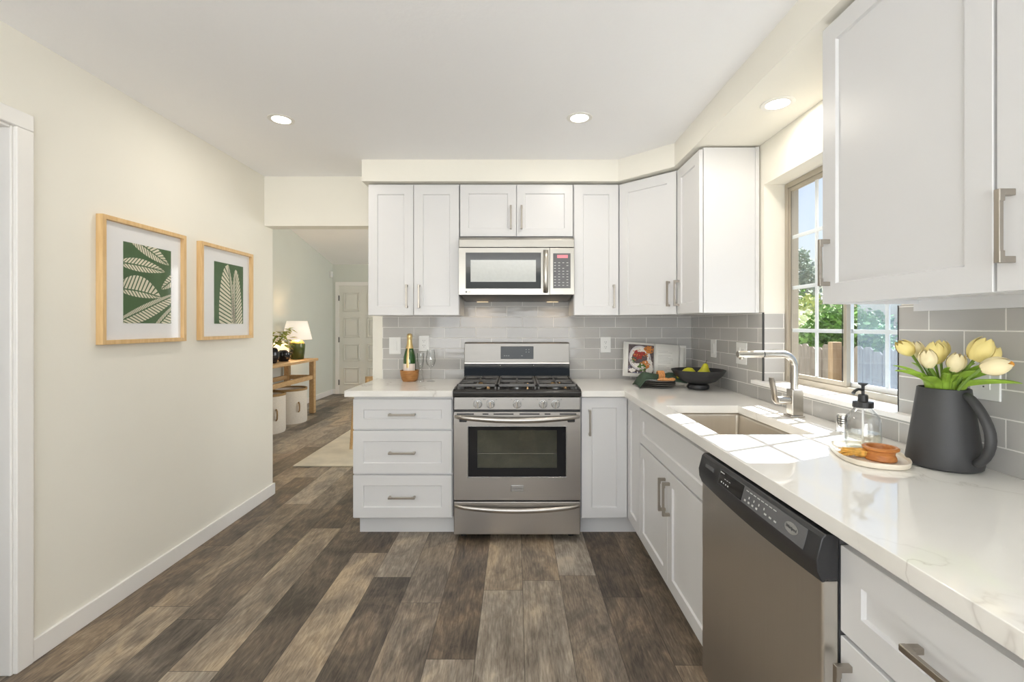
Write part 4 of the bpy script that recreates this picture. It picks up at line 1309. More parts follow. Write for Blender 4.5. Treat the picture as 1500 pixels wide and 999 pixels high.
k.xform(basis(ctr(1.065, 0.55) + cn * 0.0016, cu, cv, cn))
k.build('badge', M['knob_steel'], con)
text('Whirlpool', 0.0095, 'badge_lettering', M['dark_mark'], con, basis(ctr(1.065, 0.55) + cn * 0.003, cu, cv, cn))

# ------------------------------------------------------------------ switches and outlets


def outlet(name, label, cat, o, run, w_, h_, kind):
    u, n = run
    o = Vector(o)
    t_ = thing(name, label, cat, o)
    MB().obox(o + n * 0.003, u, Z, n, w_, h_, 0.006).build('cover_plate', M['plate_white'], t_, bevel=0.0025)
    def rocker(du):
        MB().obox(o + u * du + n * 0.0075, u, Z, n, 0.033, 0.066, 0.005).build('rocker', M['plate_white'], t_, bevel=0.0015)
    def recept(du):
        rc = MB().obox(o + u * du + n * 0.0068, u, Z, n, 0.033, 0.067, 0.003).build('receptacle', M['plate_white'], t_, bevel=0.001)
        k_ = MB()
        for dz in (-0.018, 0.018):
            for d_ in (-0.0062, 0.0062):
                k_.obox(o + u * (du + d_) + Z * (dz + 0.003) + n * 0.0084, u, Z, n, 0.0022, 0.008, 0.0006)
            k_.obox(o + u * du + Z * (dz - 0.008) + n * 0.0084, u, Z, n, 0.0042, 0.0042, 0.0006)
        k_.build('slots', M['dark_mark'], rc)
    if kind == 'switch':
        rocker(0)
    elif kind == 'outlet':
        recept(0)
    elif kind == 'pair':
        rocker(-0.023)
        recept(0.023)
    return t_


yw = YB - 0.008
outlet('light_switch', 'white rocker light switch on the tile left of the bottle', 'switch', (-0.892, yw, 1.14), RUN_BACK, 0.086, 0.125, 'switch')
outlet('wall_outlet', 'white power outlet on the tile behind the wine glass', 'outlet', (-0.678, yw, 1.157), RUN_BACK, 0.078, 0.115, 'outlet')
outlet('wall_outlet', 'white power outlet on the tile between range and cookbook', 'outlet', (0.659, yw, 1.147), RUN_BACK, 0.076, 0.115, 'outlet')
xw = XR - 0.008
outlet('light_switch', 'white wall switch plate on the side wall above the black bowl', 'switch', (xw, 3.03, 1.14), RUN_RIGHT, 0.08, 0.118, 'switch')
outlet('wall_outlet', 'white double plate with switch and outlet behind the faucet spout', 'outlet', (xw, 2.655, 1.13), RUN_RIGHT, 0.12, 0.125, 'pair')
outlet('wall_outlet', 'white power outlet on the tile behind the grey pitcher', 'outlet', (xw, 1.275, 1.148), RUN_RIGHT, 0.082, 0.125, 'outlet')

# ------------------------------------------------------------------ recessed lights
for (lx, ly, lz, lab) in ((-1.255, 2.48, CEIL, 'round recessed ceiling light near the left wall'),
                          (0.336, 2.46, CEIL, 'round recessed ceiling light in front of the microwave'),
                          (1.129, 2.004, SZ, 'round recessed light in the soffit over the sink window')):
    rl = thing('recessed_light', lab, 'ceiling light', (lx, ly, lz), 'recessed downlights')
    MB().lathe([(0.047, -0.003), (0.050, -0.004), (0.066, -0.003), (0.068, -0.0003), (0.047, -0.0003), (0.047, -0.003)], (lx, ly, lz), 40).build('trim_ring', M['can_trim'], rl)
    MB().lathe([(0, -0.0028), (0.047, -0.0028), (0.047, -0.0006), (0, -0.0006)], (lx, ly, lz), 36).build('lens', M['can_lens'], rl)
    light('downlight', 'AREA', (lx, ly, lz - 0.006), 3.0 if lz > 2.3 else 2.2, (1, 0.92, 0.80), direction=(0, 0, -1), shape='DISK', size=0.09)

# ------------------------------------------------------------------ framed prints on the left wall


def clip(poly, w_, h_):
    for (ax, lim, sgn) in ((0, 0.0, 1), (0, w_, -1), (1, 0.0, 1), (1, h_, -1)):
        out = []
        for i in range(len(poly)):
            a_, b_ = poly[i], poly[(i + 1) % len(poly)]
            ia, ib = sgn * (a_[ax] - lim) >= 0, sgn * (b_[ax] - lim) >= 0
            if ia:
                out.append(a_)
            if ia != ib:
                k_ = (lim - a_[ax]) / (b_[ax] - a_[ax])
                out.append((a_[0] + k_ * (b_[0] - a_[0]), a_[1] + k_ * (b_[1] - a_[1])))
        poly = out
        if len(poly) < 3:
            return None
    return poly


def framed(y0, y1, z0, z1, py0, py1, pz0, pz1, label, leaves):
    fr = thing('framed_print', label, 'picture', (XL, (y0 + y1) / 2, z0), 'framed leaf prints on the left wall')
    x0, x1 = XL + 0.0005, XL + 0.032
    fw = 0.020
    k_ = MB()
    loops = []
    for (ins_, x_) in ((0, x0), (0, x1), (fw, x1), (fw, x0)):
        loops.append([k_.bm.verts.new(p) for p in ((x_, y0 + ins_, z0 + ins_), (x_, y1 - ins_, z0 + ins_), (x_, y1 - ins_, z1 - ins_), (x_, y0 + ins_, z1 - ins_))])
    for a_, b_ in zip(loops, loops[1:] + loops[:1]):
        for i in range(4):
            j = (i + 1) % 4
            k_.bm.faces.new([a_[i], a_[j], b_[j], b_[i]])
    k_.build('frame', M['frame_wood'], fr, bevel=0.0015)
    MB().box(XL + 0.001, XL + 0.012, y0 + fw, y1 - fw, z0 + fw, z1 - fw).build('mat_board', M['mat_board'], fr)
    pr = MB().box(XL + 0.0125, XL + 0.0135, py0, py1, pz0, pz1).build('art_print', M['print_green'], fr)
    w_, h_ = py1 - py0, pz1 - pz0
    k_ = MB()
    for (bx, by, tx_, ty, wu, wl_, nb, cv_) in leaves:
        B, T = vv(bx * w_, by * h_), vv(tx_ * w_, ty * h_)
        B, T = Vector((bx * w_, by * h_)), Vector((tx_ * w_, ty * h_))
        D = T - B
        Pp = Vector((-D.y, D.x)).normalized()
        rib = lambda t_: B + D * t_ + Pp * (cv_ * math.sin(PI * t_) * D.length)
        pw_ = 0.75 if wu < 0.1 and wl_ < 0.07 else 0.5
        prof_ = lambda t_: max(0.0, math.sin(PI * min(1, max(0, t_)) ** 0.85)) ** pw_
        for sgn, wd_ in ((1, wu), (-1, wl_)):
            for i in range(nb):
                ta, tb_ = i / nb, (i + 0.66) / nb
                sl_ = 0.09
                g0 = 0.0032 * sgn
                pol = [rib(ta) + Pp * g0, rib(tb_) + Pp * g0]
                e1, e0 = min(1.0, tb_ + sl_), min(1.0, ta + sl_)
                pol += [rib(e1) + Pp * (sgn * wd_ * prof_(e1)), rib(e0) + Pp * (sgn * wd_ * prof_(e0))]
                cp_ = clip([(p.x, p.y) for p in pol], w_, h_)
                if cp_:
                    try:
                        k_.face([(XL + 0.0138, py0 + a_, pz0 + b_) for a_, b_ in cp_])
                    except ValueError:
                        pass
    k_.build('leaf_motif', M['print_cream'], pr, smooth=False)
    MB().box(XL + 0.0150, XL + 0.0158, y0 + fw, y1 - fw, z0 + fw, z1 - fw).build('glass', M['print_glass'], fr, smooth=False)


framed(2.053, 2.576, 1.203, 1.785, 2.183, 2.484, 1.30, 1.686, 'framed green and cream leaf print nearer the doorway, leaves lying sideways',
       [(0.02, 1.12, 0.95, 0.80, 0.045, 0.035, 17, 0.0), (-0.12, 0.735, 0.86, 0.70, 0.034, 0.03, 15, 0.02), (-0.12, 0.42, 0.76, 0.35, 0.075, 0.030, 13, 0.03),
        (1.25, 0.72, 0.77, 0.46, 0.03, 0.03, 11, 0.0), (-0.2, -0.02, 1.25, 0.45, 0.024, 0.052, 24, 0.0), (0.5, -0.16, 1.25, 0.34, 0.022, 0.045, 17, 0.0)])
framed(2.70, 3.232, 1.203, 1.782, 2.84, 3.14, 1.30, 1.684, 'framed green and cream print of two upright leaves, nearer the dining room',
       [(0.66, -0.75, 0.45, 0.99, 0.135, 0.036, 27, -0.02), (0.80, -0.75, 0.72, 0.93, 0.046, 0.072, 27, 0.015)])

# ------------------------------------------------------------------ left worktop: bottle in bowl, glasses
bx, by = -0.75, 3.27
wb = tag(MB().lathe([(0, 0), (0.045, 0), (0.055, 0.012), (0.063, 0.045), (0.066, 0.078), (0.061, 0.078), (0.056, 0.045), (0.045, 0.014), (0, 0.012)], (bx, by, CT + 0.0003), 40).build('wooden_bowl', M['bowl_wood']),
         'small wooden bowl holding the bottle on the left worktop', 'bowl')
bo = thing('sparkling_wine_bottle', 'green sparkling wine bottle with gold foil neck standing in wooden bowl', 'bottle', (bx, by, CT + 0.0125))
bz = CT + 0.0127
MB().lathe([(0, 0), (0.040, 0), (0.043, 0.008), (0.043, 0.14), (0.041, 0.16), (0.034, 0.195), (0.025, 0.22), (0.0185, 0.245), (0.0165, 0.27), (0, 0.27)], (bx, by, bz), 36).build('body', M['bottle_green'], bo)
MB().lathe([(0.0268, 0.218), (0.0200, 0.245), (0.0172, 0.272), (0.0170, 0.288), (0.0185, 0.292), (0.0185, 0.305), (0.016, 0.316), (0.010, 0.322), (0, 0.323)], (bx, by, bz), 32).build('foil', M['gold_foil'], bo)
def arc_label(r0, r1f, z0, z1, half, m, nm, bot):
    MB().grid(lambda a_, b_: (bx + r1f(z0 + (z1 - z0) * b_) * math.sin((a_ - 0.5) * 2 * half + r0), by - r1f(z0 + (z1 - z0) * b_) * math.cos((a_ - 0.5) * 2 * half + r0), bz + z0 + (z1 - z0) * b_), 14, 10).build(nm, m, bot)
arc_label(0.0, lambda z_: 0.0436, 0.055, 0.112, 1.2, M['paper_label'], 'label', bo)
BP = [(0.0, 0.043), (0.14, 0.043), (0.16, 0.041), (0.195, 0.034), (0.22, 0.025), (0.245, 0.0185)]
def body_r(z_):
    for (z0_, r0_), (z1_, r1_) in zip(BP, BP[1:]):
        if z_ <= z1_:
            return r0_ + (r1_ - r0_) * (z_ - z0_) / (z1_ - z0_) + 0.0014
    return 0.02
arc_label(-0.1, body_r, 0.085, 0.222, 0.2, M['gold_foil'], 'neck_band', bo)

gx, gy = -0.597, 3.25
wg = tag(MB().lathe([(0, 0), (0.030, 0.001), (0.031, 0.003), (0.012, 0.006), (0.0045, 0.012), (0.0038, 0.05), (0.0045, 0.092), (0.012, 0.100), (0.026, 0.116), (0.0335, 0.142), (0.034, 0.16), (0.031, 0.19), (0.0265, 0.222),
                           (0.0255, 0.222), (0.0300, 0.19), (0.033, 0.16), (0.0325, 0.142), (0.025, 0.118), (0.010, 0.103), (0, 0.102)], (gx, gy, CT + 0.0003), 36).build('wine_glass', M['thin_glass']),
         'clear stemmed wine glass on the left worktop nearest the range', 'glass')
fx_, fy_ = -0.664, 3.23
wg2 = tag(MB().lathe([(0, 0), (0.024, 0), (0.0245, 0.003), (0.018, 0.03), (0.012, 0.048), (0.010, 0.052), (0.016, 0.062), (0.018, 0.07), (0.014, 0.08), (0.010, 0.086), (0.016, 0.105), (0.022, 0.14), (0.0245, 0.20), (0.0235, 0.20), (0.021, 0.14), (0.014, 0.105), (0, 0.09)], (fx_, fy_, CT + 0.0003), 32).build('champagne_flute', M['thin_glass']),
          'clear flute glass with ball stem between bottle bowl and wine glass', 'glass')

# ------------------------------------------------------------------ corner: cookbook, plates, napkin, fruit bowl
cbk = thing('cookbook', 'open cookbook with a food photo leaning in the tiled corner', 'book', (0, 0, 0))
H, WL, WR = 0.238, 0.215, 0.175
def page(u0, u1, lift, y_off):
    return lambda a_, b_: (u0 + (u1 - u0) * a_, y_off - lift * math.sin(PI * a_) * 0.8, H * b_)
k = MB().box(-WL - 0.006, -0.004, 0.010, 0.014, -0.004, H + 0.004)
k.box(0.004, WR + 0.05, 0.010, 0.014, -0.004, H + 0.004)
k.box(-0.006, 0.006, 0.012, 0.016, -0.004, H + 0.004)
k.build('cover', M['book_cover'], cbk)
MB().grid(page(-WL, 0, 0.010, 0.004), 12, 2).build('left_page', M['paper'], cbk, solid=0.010)
MB().grid(page(0, WR, 0.016, 0.004), 12, 2).build('right_page', M['paper'], cbk, solid=0.010)
MB().grid(lambda a_, b_: (0.10 + 0.115 * a_, 0.008 - 0.004 * math.sin(PI * a_), -0.002 + (H - 0.01) * b_), 6, 2).build('back_leaves', M['paper'], cbk, solid=0.004)
lift = 0.010
def on_page(u, v, d=0.0):
    a_ = (u + WL) / WL
    return vv(u, 0.004 - lift * math.sin(PI * a_) * 0.8 - 0.0055 - d, v)
px_ = MB().grid(lambda a_, b_: on_page(-WL + 0.026 + (WL - 0.034) * a_, 0.02 + (H - 0.034) * b_), 12, 4).build('photo', M['food_table'], cbk)
def blob(cx_, cz_, rx_, rz_, d, jag, seed, n=22):
    r_ = random.Random(seed)
    return [on_page(min(-0.010, max(-WL + 0.027, cx_ + rx_ * (1 + r_.uniform(-jag, jag)) * math.cos(2 * PI * i / n))),
                    min(H - 0.015, max(0.021, cz_ + rz_ * (1 + r_.uniform(-jag, jag)) * math.sin(2 * PI * i / n))), d) for i in range(n)]
def fan(pts, c_):
    k_ = MB()
    for i in range(len(pts)):
        k_.face([c_, pts[i], pts[(i + 1) % len(pts)]])
    return k_
for (cx_, cz_, rx_, rz_, d, jag, seed, m_) in (
        (-0.11, 0.05, 0.085, 0.035, 0.0004, 0.25, 1, 'food_cloth'), (-0.04, 0.07, 0.03, 0.05, 0.0005, 0.2, 8, 'food_cream'),
        (-0.108, 0.130, 0.078, 0.088, 0.0006, 0.02, 2, 'food_plate'), (-0.108, 0.132, 0.068, 0.076, 0.0009, 0.03, 3, 'food_cream'),
        (-0.120, 0.150, 0.030, 0.030, 0.0012, 0.4, 4, 'food_red'), (-0.085, 0.16, 0.024, 0.014, 0.0014, 0.4, 12, 'food_red'), (-0.045, 0.195, 0.034, 0.026, 0.0013, 0.25, 5, 'food_orange'),
        (-0.07, 0.085, 0.034, 0.026, 0.0013, 0.3, 6, 'food_orange'), (-0.09, 0.062, 0.026, 0.034, 0.0016, 0.45, 7, 'food_green'),
        (-0.15, 0.115, 0.014, 0.02, 0.0013, 0.4, 9, 'food_green'), (-0.16, 0.04, 0.024, 0.014, 0.0012, 0.3, 10, 'food_cream')):
    pts = blob(cx_, cz_, rx_, rz_, d, jag, seed)
    if m_ in ('food_red', 'food_orange', 'food_green'):
        rb = random.Random(seed + 40)
        spots = MB()
        for _ in range(9):
            pp = blob(cx_ + rb.uniform(-1.3, 1.3) * rx_, cz_ + rb.uniform(-1.3, 1.3) * rz_, rb.uniform(0.003, 0.007), rb.uniform(0.003, 0.007), d + 0.0005, 0.3, seed + _, 8)
            cc_ = sum(pp, Vector()) / len(pp)
            for i_ in range(8):
                spots.face([cc_, pp[i_], pp[(i_ + 1) % 8]])
        spots.build('photo_specks', M[rb.choice(['food_red', 'food_cream', 'food_table', 'food_orange'])], px_, smooth=False)
    fan(pts, sum(pts, Vector()) / len(pts)).build('photo_patch', M[m_], px_, smooth=False)
k = MB()
rr = random.Random(21)
for i in range(16):
    zz = H - 0.05 - i * 0.0105
    L = rr.uniform(0.5, 1.0) * 0.115
    if i in (2, 9):
        continue
    f2 = page(0, WR, 0.016, 0.004)
    nseg = 6
    for j in range(nseg):
        a0, a1 = (0.022 + L * j / nseg) / WR, (0.022 + L * (j + 1) / nseg) / WR
        q0, q1 = f2(a0, 0), f2(a1, 0)
        k.face([(q0[0], q0[1] - 0.0056, zz), (q1[0], q1[1] - 0.0056, zz), (q1[0], q1[1] - 0.0056, zz + 0.0022), (q0[0], q0[1] - 0.0056, zz + 0.0022)])
k.build('text_lines', mat('pale_text_grey', rgb(190, 187, 182), 0.8), cbk, smooth=False)
k = MB()
k.box(-0.12, 0.12, -0.012, 0.02, -0.014, -0.0045)
k.tube([(0, 0.02, 0.10), (0, 0.07, 0.0), (0, 0.075, -0.012)], 0.004, 8)
k.box(-0.10, 0.10, 0.0165, 0.0205, -0.012, 0.14)
k.build('stand', M['matte_black'], cbk)
cbk.matrix_world = Matrix.Translation((0.975, 3.275, CT + 0.0255)) @ Matrix.Rotation(R(-9), 4, 'X') @ Matrix.Rotation(R(4), 4, 'Y')

pcx, pcy = 0.905, 2.985
for i in range(4):
    p_ = thing('dinner_plate', ('lowest', 'second lowest', 'second from top', 'topmost')[i] + ' of the dark plates stacked under the green napkin', 'plate', (pcx, pcy, CT + 0.0005 + i * 0.0118), 'stacked dark plates')
    z_ = CT + 0.0005 + i * 0.0118
    MB().lathe([(0, 0), (0.075, 0), (0.08, 0.003), (0.114, 0.0075), (0.115, 0.009), (0.110, 0.0092), (0.078, 0.0062), (0, 0.006)], (pcx, pcy, z_), 48).build('dish', M['plate_dark'], p_)
    MB().lathe([(0.1140, 0.0078), (0.1158, 0.0087), (0.1142, 0.0096), (0.1115, 0.0097)], (pcx, pcy, z_), 48).build('rim', M['rim_highlight'], p_)

zt = CT + 0.0005 + 3 * 0.0118 + 0.0095


def napkin(a_, b_):
    s_ = a_ * 2 - 1                      # along, -1 left .. 1 right, ring at 0.05
    x_ = s_ * 0.165
    pin = min(1.0, abs(s_ - 0.08) * 1.7 + 0.14)
    wv = 0.088 * pin
    t_ = (b_ - 0.5) * 2
    y_ = wv * t_
    top = zt + 0.006 + 0.036 * (1 - t_ * t_) * (0.6 + 0.4 * pin) + 0.006 * math.sin(9 * t_ + 3 * s_) * pin
    if s_ < -0.55:
        dq = (-s_ - 0.55) / 0.45
        x_ = -0.0907 - 0.052 * dq
        lim = CT + 0.006 + 0.01 * (1 - t_ * t_)
        top = top * (1 - dq ** 1.6) + lim * dq ** 1.6
    if s_ > 0.45:
        dq = (s_ - 0.45) / 0.55
        top = top - 0.022 * dq
    return (pcx + x_, pcy - 0.015 + y_ + 0.02 * s_, top)


tag(MB().grid(napkin, 40, 22).build('cloth_napkin', M['napkin'], solid=0.004), 'dark green cloth napkin draped over the stacked plates', 'napkin')
nr = MB()
for j in range(4):
    xx = pcx + 0.004 + j * 0.010
    nr.tube([(xx, pcy - 0.015 + 0.030 * math.cos(2 * PI * i / 20), zt + 0.027 + 0.026 * math.sin(2 * PI * i / 20)) for i in range(21)], 0.0056, 8, caps=False)
tag(nr.build('napkin_ring', M['rattan']), 'woven rattan napkin ring around the green napkin', 'napkin ring')
kn = thing('butter_knife', 'small spreader knife with carved wood handle resting on the plates', 'knife', (pcx + 0.03, pcy - 0.085, zt))
MB().tube([(pcx - 0.02, pcy - 0.082, zt + 0.006), (pcx - 0.005, pcy - 0.083, zt + 0.009), (pcx + 0.03, pcy - 0.085, zt + 0.010), (pcx + 0.045, pcy - 0.086, zt + 0.009), (pcx + 0.075, pcy - 0.086, zt + 0.010), (pcx + 0.088, pcy - 0.085, zt + 0.010)],
          [0.004, 0.009, 0.0105, 0.0085, 0.0105, 0.006], 14).build('handle', M['rattan'], kn)
MB().tube([(pcx - 0.09, pcy - 0.074, zt + 0.004), (pcx - 0.07, pcy - 0.076, zt + 0.005), (pcx - 0.018, pcy - 0.082, zt + 0.006)], [0.004, 0.009, 0.006], 10, flat=(0.15, 1)).build('blade', M['chrome'], kn)

fbx, fby = 1.122, 2.86
fbw = thing('fruit_bowl', 'wide black footed bowl holding pears in the worktop corner', 'bowl', (fbx, fby, CT))
MB().lathe([(0, 0.03), (0.05, 0.034), (0.10, 0.052), (0.14, 0.088), (0.160, 0.120), (0.1575, 0.121), (0.150, 0.112), (0.125, 0.080), (0.09, 0.055), (0.05, 0.042), (0, 0.039)], (fbx, fby, CT), 56).build('dish', M['black_bowl'], fbw)
MB().lathe([(0, 0.0003), (0.052, 0.0003), (0.062, 0.005), (0.065, 0.018), (0.061, 0.030), (0.05, 0.0335), (0, 0.0335)], (fbx, fby, CT), 48).build('foot', M['black_bowl'], fbw)
pear_prof = [(a_ * 1.22, b_ * 1.22) for a_, b_ in [(0, 0), (0.018, 0.001), (0.031, 0.012), (0.036, 0.030), (0.032, 0.048), (0.022, 0.063), (0.0155, 0.078), (0.012, 0.089), (0.006, 0.094), (0, 0.095)]]
for (loc_, tilt_, ax, lab) in (((fbx + 0.022, fby - 0.02, CT + 0.0455), R(8), 'Y', 'green pear standing upright with its stem up in the black bowl'),
                               ((fbx - 0.012, fby + 0.020, CT + 0.093), R(-97), 'Y', 'green pear lying on its side in the black bowl')):
    pe = thing('pear', lab, 'pear', (0, 0, 0), 'pears in the black bowl')
    MB().lathe(pear_prof, (0, 0, 0), 28).build('flesh', M['pear'], pe)
    MB().tube([(0, 0, 0.113), (0.001, 0, 0.124), (0.004, 0, 0.135)], [0.0024, 0.0016, 0.002], 8).build('stem', M['pear_stem'], pe)
    pe.matrix_world = Matrix.Translation(loc_) @ Matrix.Rotation(tilt_, 4, ax)

# ------------------------------------------------------------------ soap tray, bottle, brushes
tcx, tcy, trot = 1.052, 1.388, R(-22)


def stadium(L, W_, n=40, p=3.2):
    out = []
    for i in range(n):
        a_ = 2 * PI * i / n
        ca, sa = math.cos(a_), math.sin(a_)
        out.append((L / 2 * math.copysign(abs(ca) ** (2 / p), ca), W_ / 2 * math.copysign(abs(sa) ** (2 / p), sa)))
    return out


trm = Matrix.Translation((tcx, tcy, CT + 0.0003)) @ Matrix.Rotation(trot, 4, 'Z')
k = MB()
rings = []
for (sc_, z_) in ((0.86, 0.0), (0.95, 0.002), (1.0, 0.014), (0.985, 0.0165), (0.95, 0.0155), (0.90, 0.008), (0.84, 0.0065)):
    rings.append([k.bm.verts.new((a_, b_, z_)) for a_, b_ in stadium(0.176 * 1.0 - 0.176 * (1 - sc_) * 0.7, 0.285 - 0.285 * (1 - sc_) * 0.4, 48, 2.6)])
for a_, b_ in zip(rings, rings[1:]):
    for i in range(48):
        j = (i + 1) % 48
        k.bm.faces.new([a_[i], a_[j], b_[j], b_[i]])
k.bm.faces.new(rings[0][::-1])
k.bm.faces.new(rings[-1])
k.xform(trm)
tag(k.build('soap_tray', M['stone_tray']), 'cream stone tray under the soap bottle and brushes', 'tray')
TZ = CT + 0.0072
sx_, sy_ = 1.085, 1.452
sd = thing('soap_dispenser', 'clear glass soap bottle with black pump on the cream tray', 'soap dispenser', (sx_, sy_, TZ))
MB().lathe([(0, 0), (0.044, 0), (0.048, 0.005), (0.048, 0.086), (0.044, 0.102), (0.032, 0.116), (0.025, 0.124), (0.024, 0.136), (0.0225, 0.136), (0.0235, 0.124), (0.031, 0.114), (0.0425, 0.100), (0.046, 0.086), (0.046, 0.007), (0, 0.005)], (sx_, sy_, TZ), 48, 12, 0.012).build('bottle', M['clear_glass'], sd)
MB().lathe([(0, 0.006), (0.0450, 0.008), (0.0450, 0.052), (0, 0.052)], (sx_, sy_, TZ), 48, 12, 0.012).build('liquid', M['soap'], sd)
k = MB().lathe([(0, 0.130), (0.0275, 0.130), (0.0275, 0.147), (0.014, 0.149), (0.013, 0.168), (0.010, 0.170), (0.0045, 0.171), (0.0045, 0.198), (0, 0.198)], (sx_, sy_, TZ), 28)
k.lathe([(0, 0.197), (0.006, 0.197), (0.013, 0.202), (0.013, 0.205), (0, 0.206)], (sx_, sy_, TZ), 20)
d_ = vv(-0.95, -0.3, 0).normalized()
sp = vv(sx_, sy_, TZ)
k.tube([sp + Z * 0.184, sp + d_ * 0.02 + Z * 0.187, sp + d_ * 0.035 + Z * 0.182, sp + d_ * 0.042 + Z * 0.174], [0.0045, 0.004, 0.0045, 0.0055], 10)
k.build('pump', M['matte_black'], sd)
MB().cyl((sx_, sy_, TZ + 0.012), (sx_, sy_, TZ + 0.130), 0.003).build('dip_tube', M['plate_white'], sd)

bx_, by_ = 1.046, 1.332
wbz = TZ + 0.0004
br_ = thing('wooden_brush', 'round orange wood pot brush with a hollow top on the tray', 'brush', (bx_, by_, wbz))
MB().lathe([(0, 0.0), (0.036, 0.0), (0.0385, 0.003), (0.037, 0.010), (0.033, 0.018), (0.035, 0.027), (0.043, 0.031), (0.044, 0.036), (0.040, 0.039), (0.034, 0.038), (0.031, 0.030), (0.030, 0.012), (0, 0.010)], (bx_, by_, wbz), 44).build('block', M['brush_wood'], br_)
b2x, b2y = 1.000, 1.362
b2 = thing('scrub_brush', 'small straw bristle brush lying left of the round brush', 'brush', (b2x, b2y, wbz))
k = MB()
rr = random.Random(31)
for i in range(90):
    a_ = rr.uniform(0, 2 * PI)
    r_ = 0.026 * math.sqrt(rr.random())
    sx2, sy2 = b2x + r_ * math.cos(a_) * 1.0, b2y + r_ * math.sin(a_) * 0.8
    k.tube([(sx2 + 0.016, sy2 - 0.006, wbz + 0.014 + r_ * 0.3), (sx2 - 0.022 + rr.uniform(-0.004, 0.004), sy2 + 0.008, wbz + 0.003 + rr.uniform(0, 0.018))], 0.0014, 5)
k.build('bristles', M['bristle'], b2)
MB().ball((b2x + 0.012, b2y - 0.002, wbz + 0.013), (0.024, 0.022, 0.0128)).build('head', M['bristle'], b2)

# ------------------------------------------------------------------ grey pitcher of tulips
vx, vy = 1.197, 1.30
pt = thing('pitcher', 'matte charcoal ceramic pitcher holding yellow tulips', 'pitcher', (vx, vy, CT))
MB().lathe([(0, 0.0003), (0.074, 0.0003), (0.082, 0.006), (0.084, 0.016), (0.077, 0.07), (0.068, 0.14), (0.060, 0.20), (0.058, 0.218), (0.0555, 0.2195), (0.053, 0.217), (0.055, 0.19), (0.063, 0.12), (0.072, 0.05), (0.07, 0.014), (0, 0.012)], (vx, vy, CT), 56).build('body', M['charcoal'], pt)
hd = vv(0.10, -1.0, 0).normalized()
vc = vv(vx, vy, CT)
hp = [vc + hd * r_ + Z * z_ for (r_, z_) in ((0.054, 0.208), (0.072, 0.200), (0.094, 0.172), (0.114, 0.135), (0.121, 0.100), (0.115, 0.065), (0.098, 0.038), (0.080, 0.026))]
MB().tube(hp, [0.014, 0.0145, 0.015, 0.0155, 0.0155, 0.015, 0.0145, 0.016], 16, flat=(0.75, 0.85), up=(0, 0, 1)).build('handle', M['charcoal'], pt, sub=1)

mouth = vv(vx, vy, CT + 0.214)


def petal_mesh(mb, L, Wd, ang, open_):
    """one cupped tulip petal growing along +Z"""
    def fn(a_, b_):
        t_ = b_
        wv = Wd * (math.sin(PI * min(1, t_ * 0.82 + 0.12)) ** 0.8) * (1 if t_ < 0.97 else 0.35)
        th = ang + (a_ - 0.5) * 2 * wv
        rad = open_ * (math.sin(PI * min(0.97, t_ * 0.80 + 0.10)) ** 0.7) * (1.02 if abs(a_ - 0.5) < 0.3 else 0.98)
        return (rad * math.cos(th), rad * math.sin(th), L * (t_ - 0.04 * (a_ - 0.5) ** 2))
    mb.grid(fn, 8, 12)


TUL = [
    # head position, axis, scale, pale, label, leaves (direction and length, half width)
    ((1.110, 1.325, 1.226), (-0.62, 0.05, 0.62), 0.95, 0, 'yellow tulip leaning furthest left, in front of the window edge', [((-0.125, -0.01, 0.075), 0.0165), ((-0.09, 0.03, 0.09), 0.011)]),
    ((1.120, 1.262, 1.200), (-0.25, -0.10, 1.0), 0.95, 1, 'pale yellow tulip second from the window, head upright', [((-0.10, -0.05, 0.055), 0.0165), ((-0.055, -0.07, 0.075), 0.011)]),
    ((1.165, 1.290, 1.214), (0.0, -0.05, 1.0), 1.15, 0, 'largest rounded yellow tulip, front and middle of the bunch', [((-0.035, -0.05, 0.095), 0.011), ((-0.06, -0.02, 0.10), 0.010)]),
    ((1.222, 1.335, 1.222), (0.15, 0.1, 1.0), 0.95, 0, 'yellow tulip tucked just behind the large middle one', [((0.03, 0.0, 0.12), 0.010)]),
    ((1.160, 1.345, 1.220), (-0.15, 0.1, 1.0), 0.9, 1, 'pale tulip half hidden behind the left of the bunch', [((-0.03, 0.03, 0.10), 0.011)]),
    ((1.168, 1.232, 1.192), (0.05, -0.25, 0.9), 0.95, 1, 'pale tulip lowest at the front, above the pitcher rim', [((0.0, -0.085, 0.085), 0.017), ((-0.025, -0.06, 0.07), 0.010)]),
    ((1.198, 1.196, 1.228), (0.32, -0.25, 0.85), 1.2, 0, 'tall yellow tulip at upper right before the outlet', [((0.03, -0.075, 0.11), 0.0145), ((0.015, -0.04, 0.11), 0.010)]),
    ((1.240, 1.215, 1.212), (0.45, -0.15, 0.75), 1.0, 0, 'yellow tulip at far right, just behind the tall right one', [((0.055, -0.06, 0.10), 0.014)]),
    ((1.168, 1.130, 1.190), (0.75, -0.55, 0.25), 1.05, 1, 'pale tulip drooping sideways to the right with orange tip', [((0.02, -0.165, 0.055), 0.0175), ((0.04, -0.11, 0.09), 0.0145)]),
]
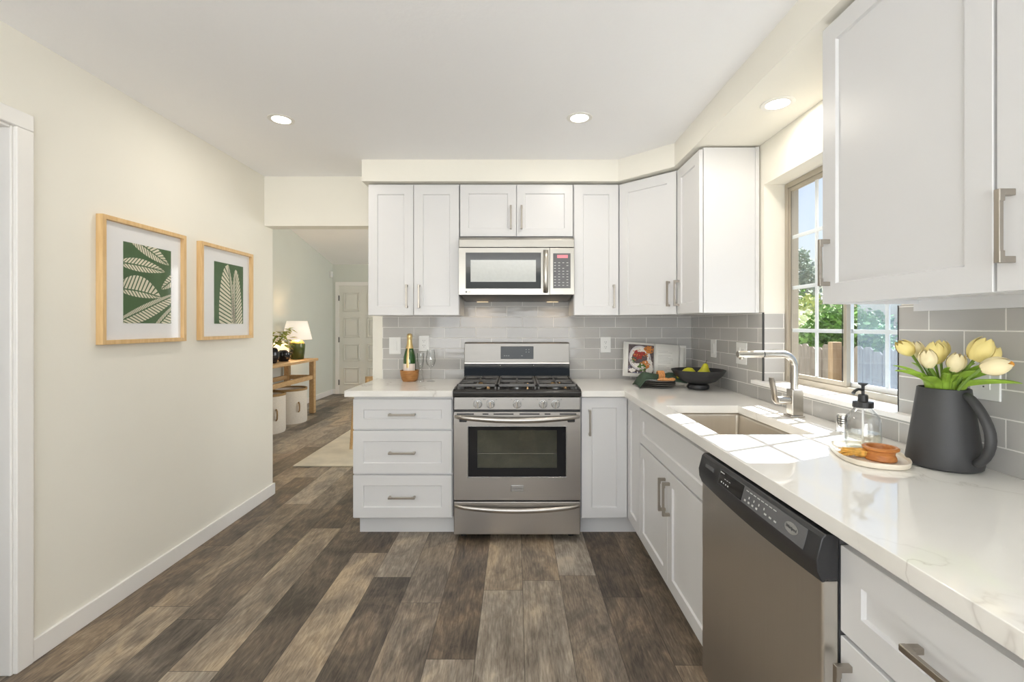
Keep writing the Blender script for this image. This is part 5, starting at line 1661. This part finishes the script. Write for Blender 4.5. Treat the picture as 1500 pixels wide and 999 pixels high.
for ti, (hpos, ax, sc_, pale, lab, lvs) in enumerate(TUL):
    tl = thing('tulip', lab, 'tulip', mouth, 'tulips in the charcoal pitcher')
    hpos, ax = Vector(hpos), Vector(ax).normalized()
    L, Rr = 0.054 * sc_, 0.0215 * sc_
    base = hpos - ax * L * 0.5
    rotm = Matrix.Translation(base) @ ax.to_track_quat('Z', 'Y').to_matrix().to_4x4()
    fl = MB()
    for j in range(3):
        petal_mesh(fl, L * 0.97, 0.85, j * 2 * PI / 3 + 0.3, Rr * 0.93)
    for j in range(3):
        petal_mesh(fl, L, 0.80, j * 2 * PI / 3 + 0.3 + PI / 3, Rr * 1.03)
    fl.ball((0, 0, L * 0.08), (Rr * 0.45, Rr * 0.45, L * 0.08), 12, 6)
    fl.xform(rotm)
    fo = fl.build('flower', M['petal_pale'] if pale else M['petal'], tl, angle=80)
    if ti == 8:
        tp = MB().ball((0, 0, L * 0.97), (Rr * 0.33, Rr * 0.33, L * 0.10), 12, 8)
        tp.xform(rotm)
        tp.build('petal_tip', M['petal_tip'], fo)
    dv = vv(hpos.x - vx, hpos.y - vy, 0)
    foot = vc + vv(-dv.x * 0.25, -dv.y * 0.25, 0.02)
    rim = mouth + vv(dv.x, dv.y, 0) * 0.28
    MB().tube([foot, rim, rim * 0.45 + base * 0.55 + Z * 0.004, base + ax * 0.003], [0.0032, 0.0032, 0.003, 0.0038], 8).build('stem', M['stem'], tl)
    for (ldir, lw) in lvs:
        ld = Vector(ldir)
        b0 = mouth + vv(ld.x, ld.y, 0).normalized() * 0.030 - Z * 0.05
        sd_ = ld.cross(Z).normalized()
        def lf(a_, b_, b0=b0, ld=ld, sd_=sd_, lw=lw):
            t_ = b_
            p = b0 + Z * (0.05 * min(1, t_ * 4.0)) + vv(ld.x, ld.y, 0) * (t_ ** 1.25) * 0.92 + Z * (ld.z * t_ * (1.15 - 0.45 * t_))
            wv = lw * (math.sin(PI * min(1.0, (t_ * 0.86 + 0.13))) ** 0.8)
            return p + sd_ * (a_ - 0.5) * 2 * wv + Z * (abs(a_ - 0.5) * wv * 1.5)
        MB().grid(lf, 4, 14).build('leaf', M['leaf'], tl, solid=0.0012)
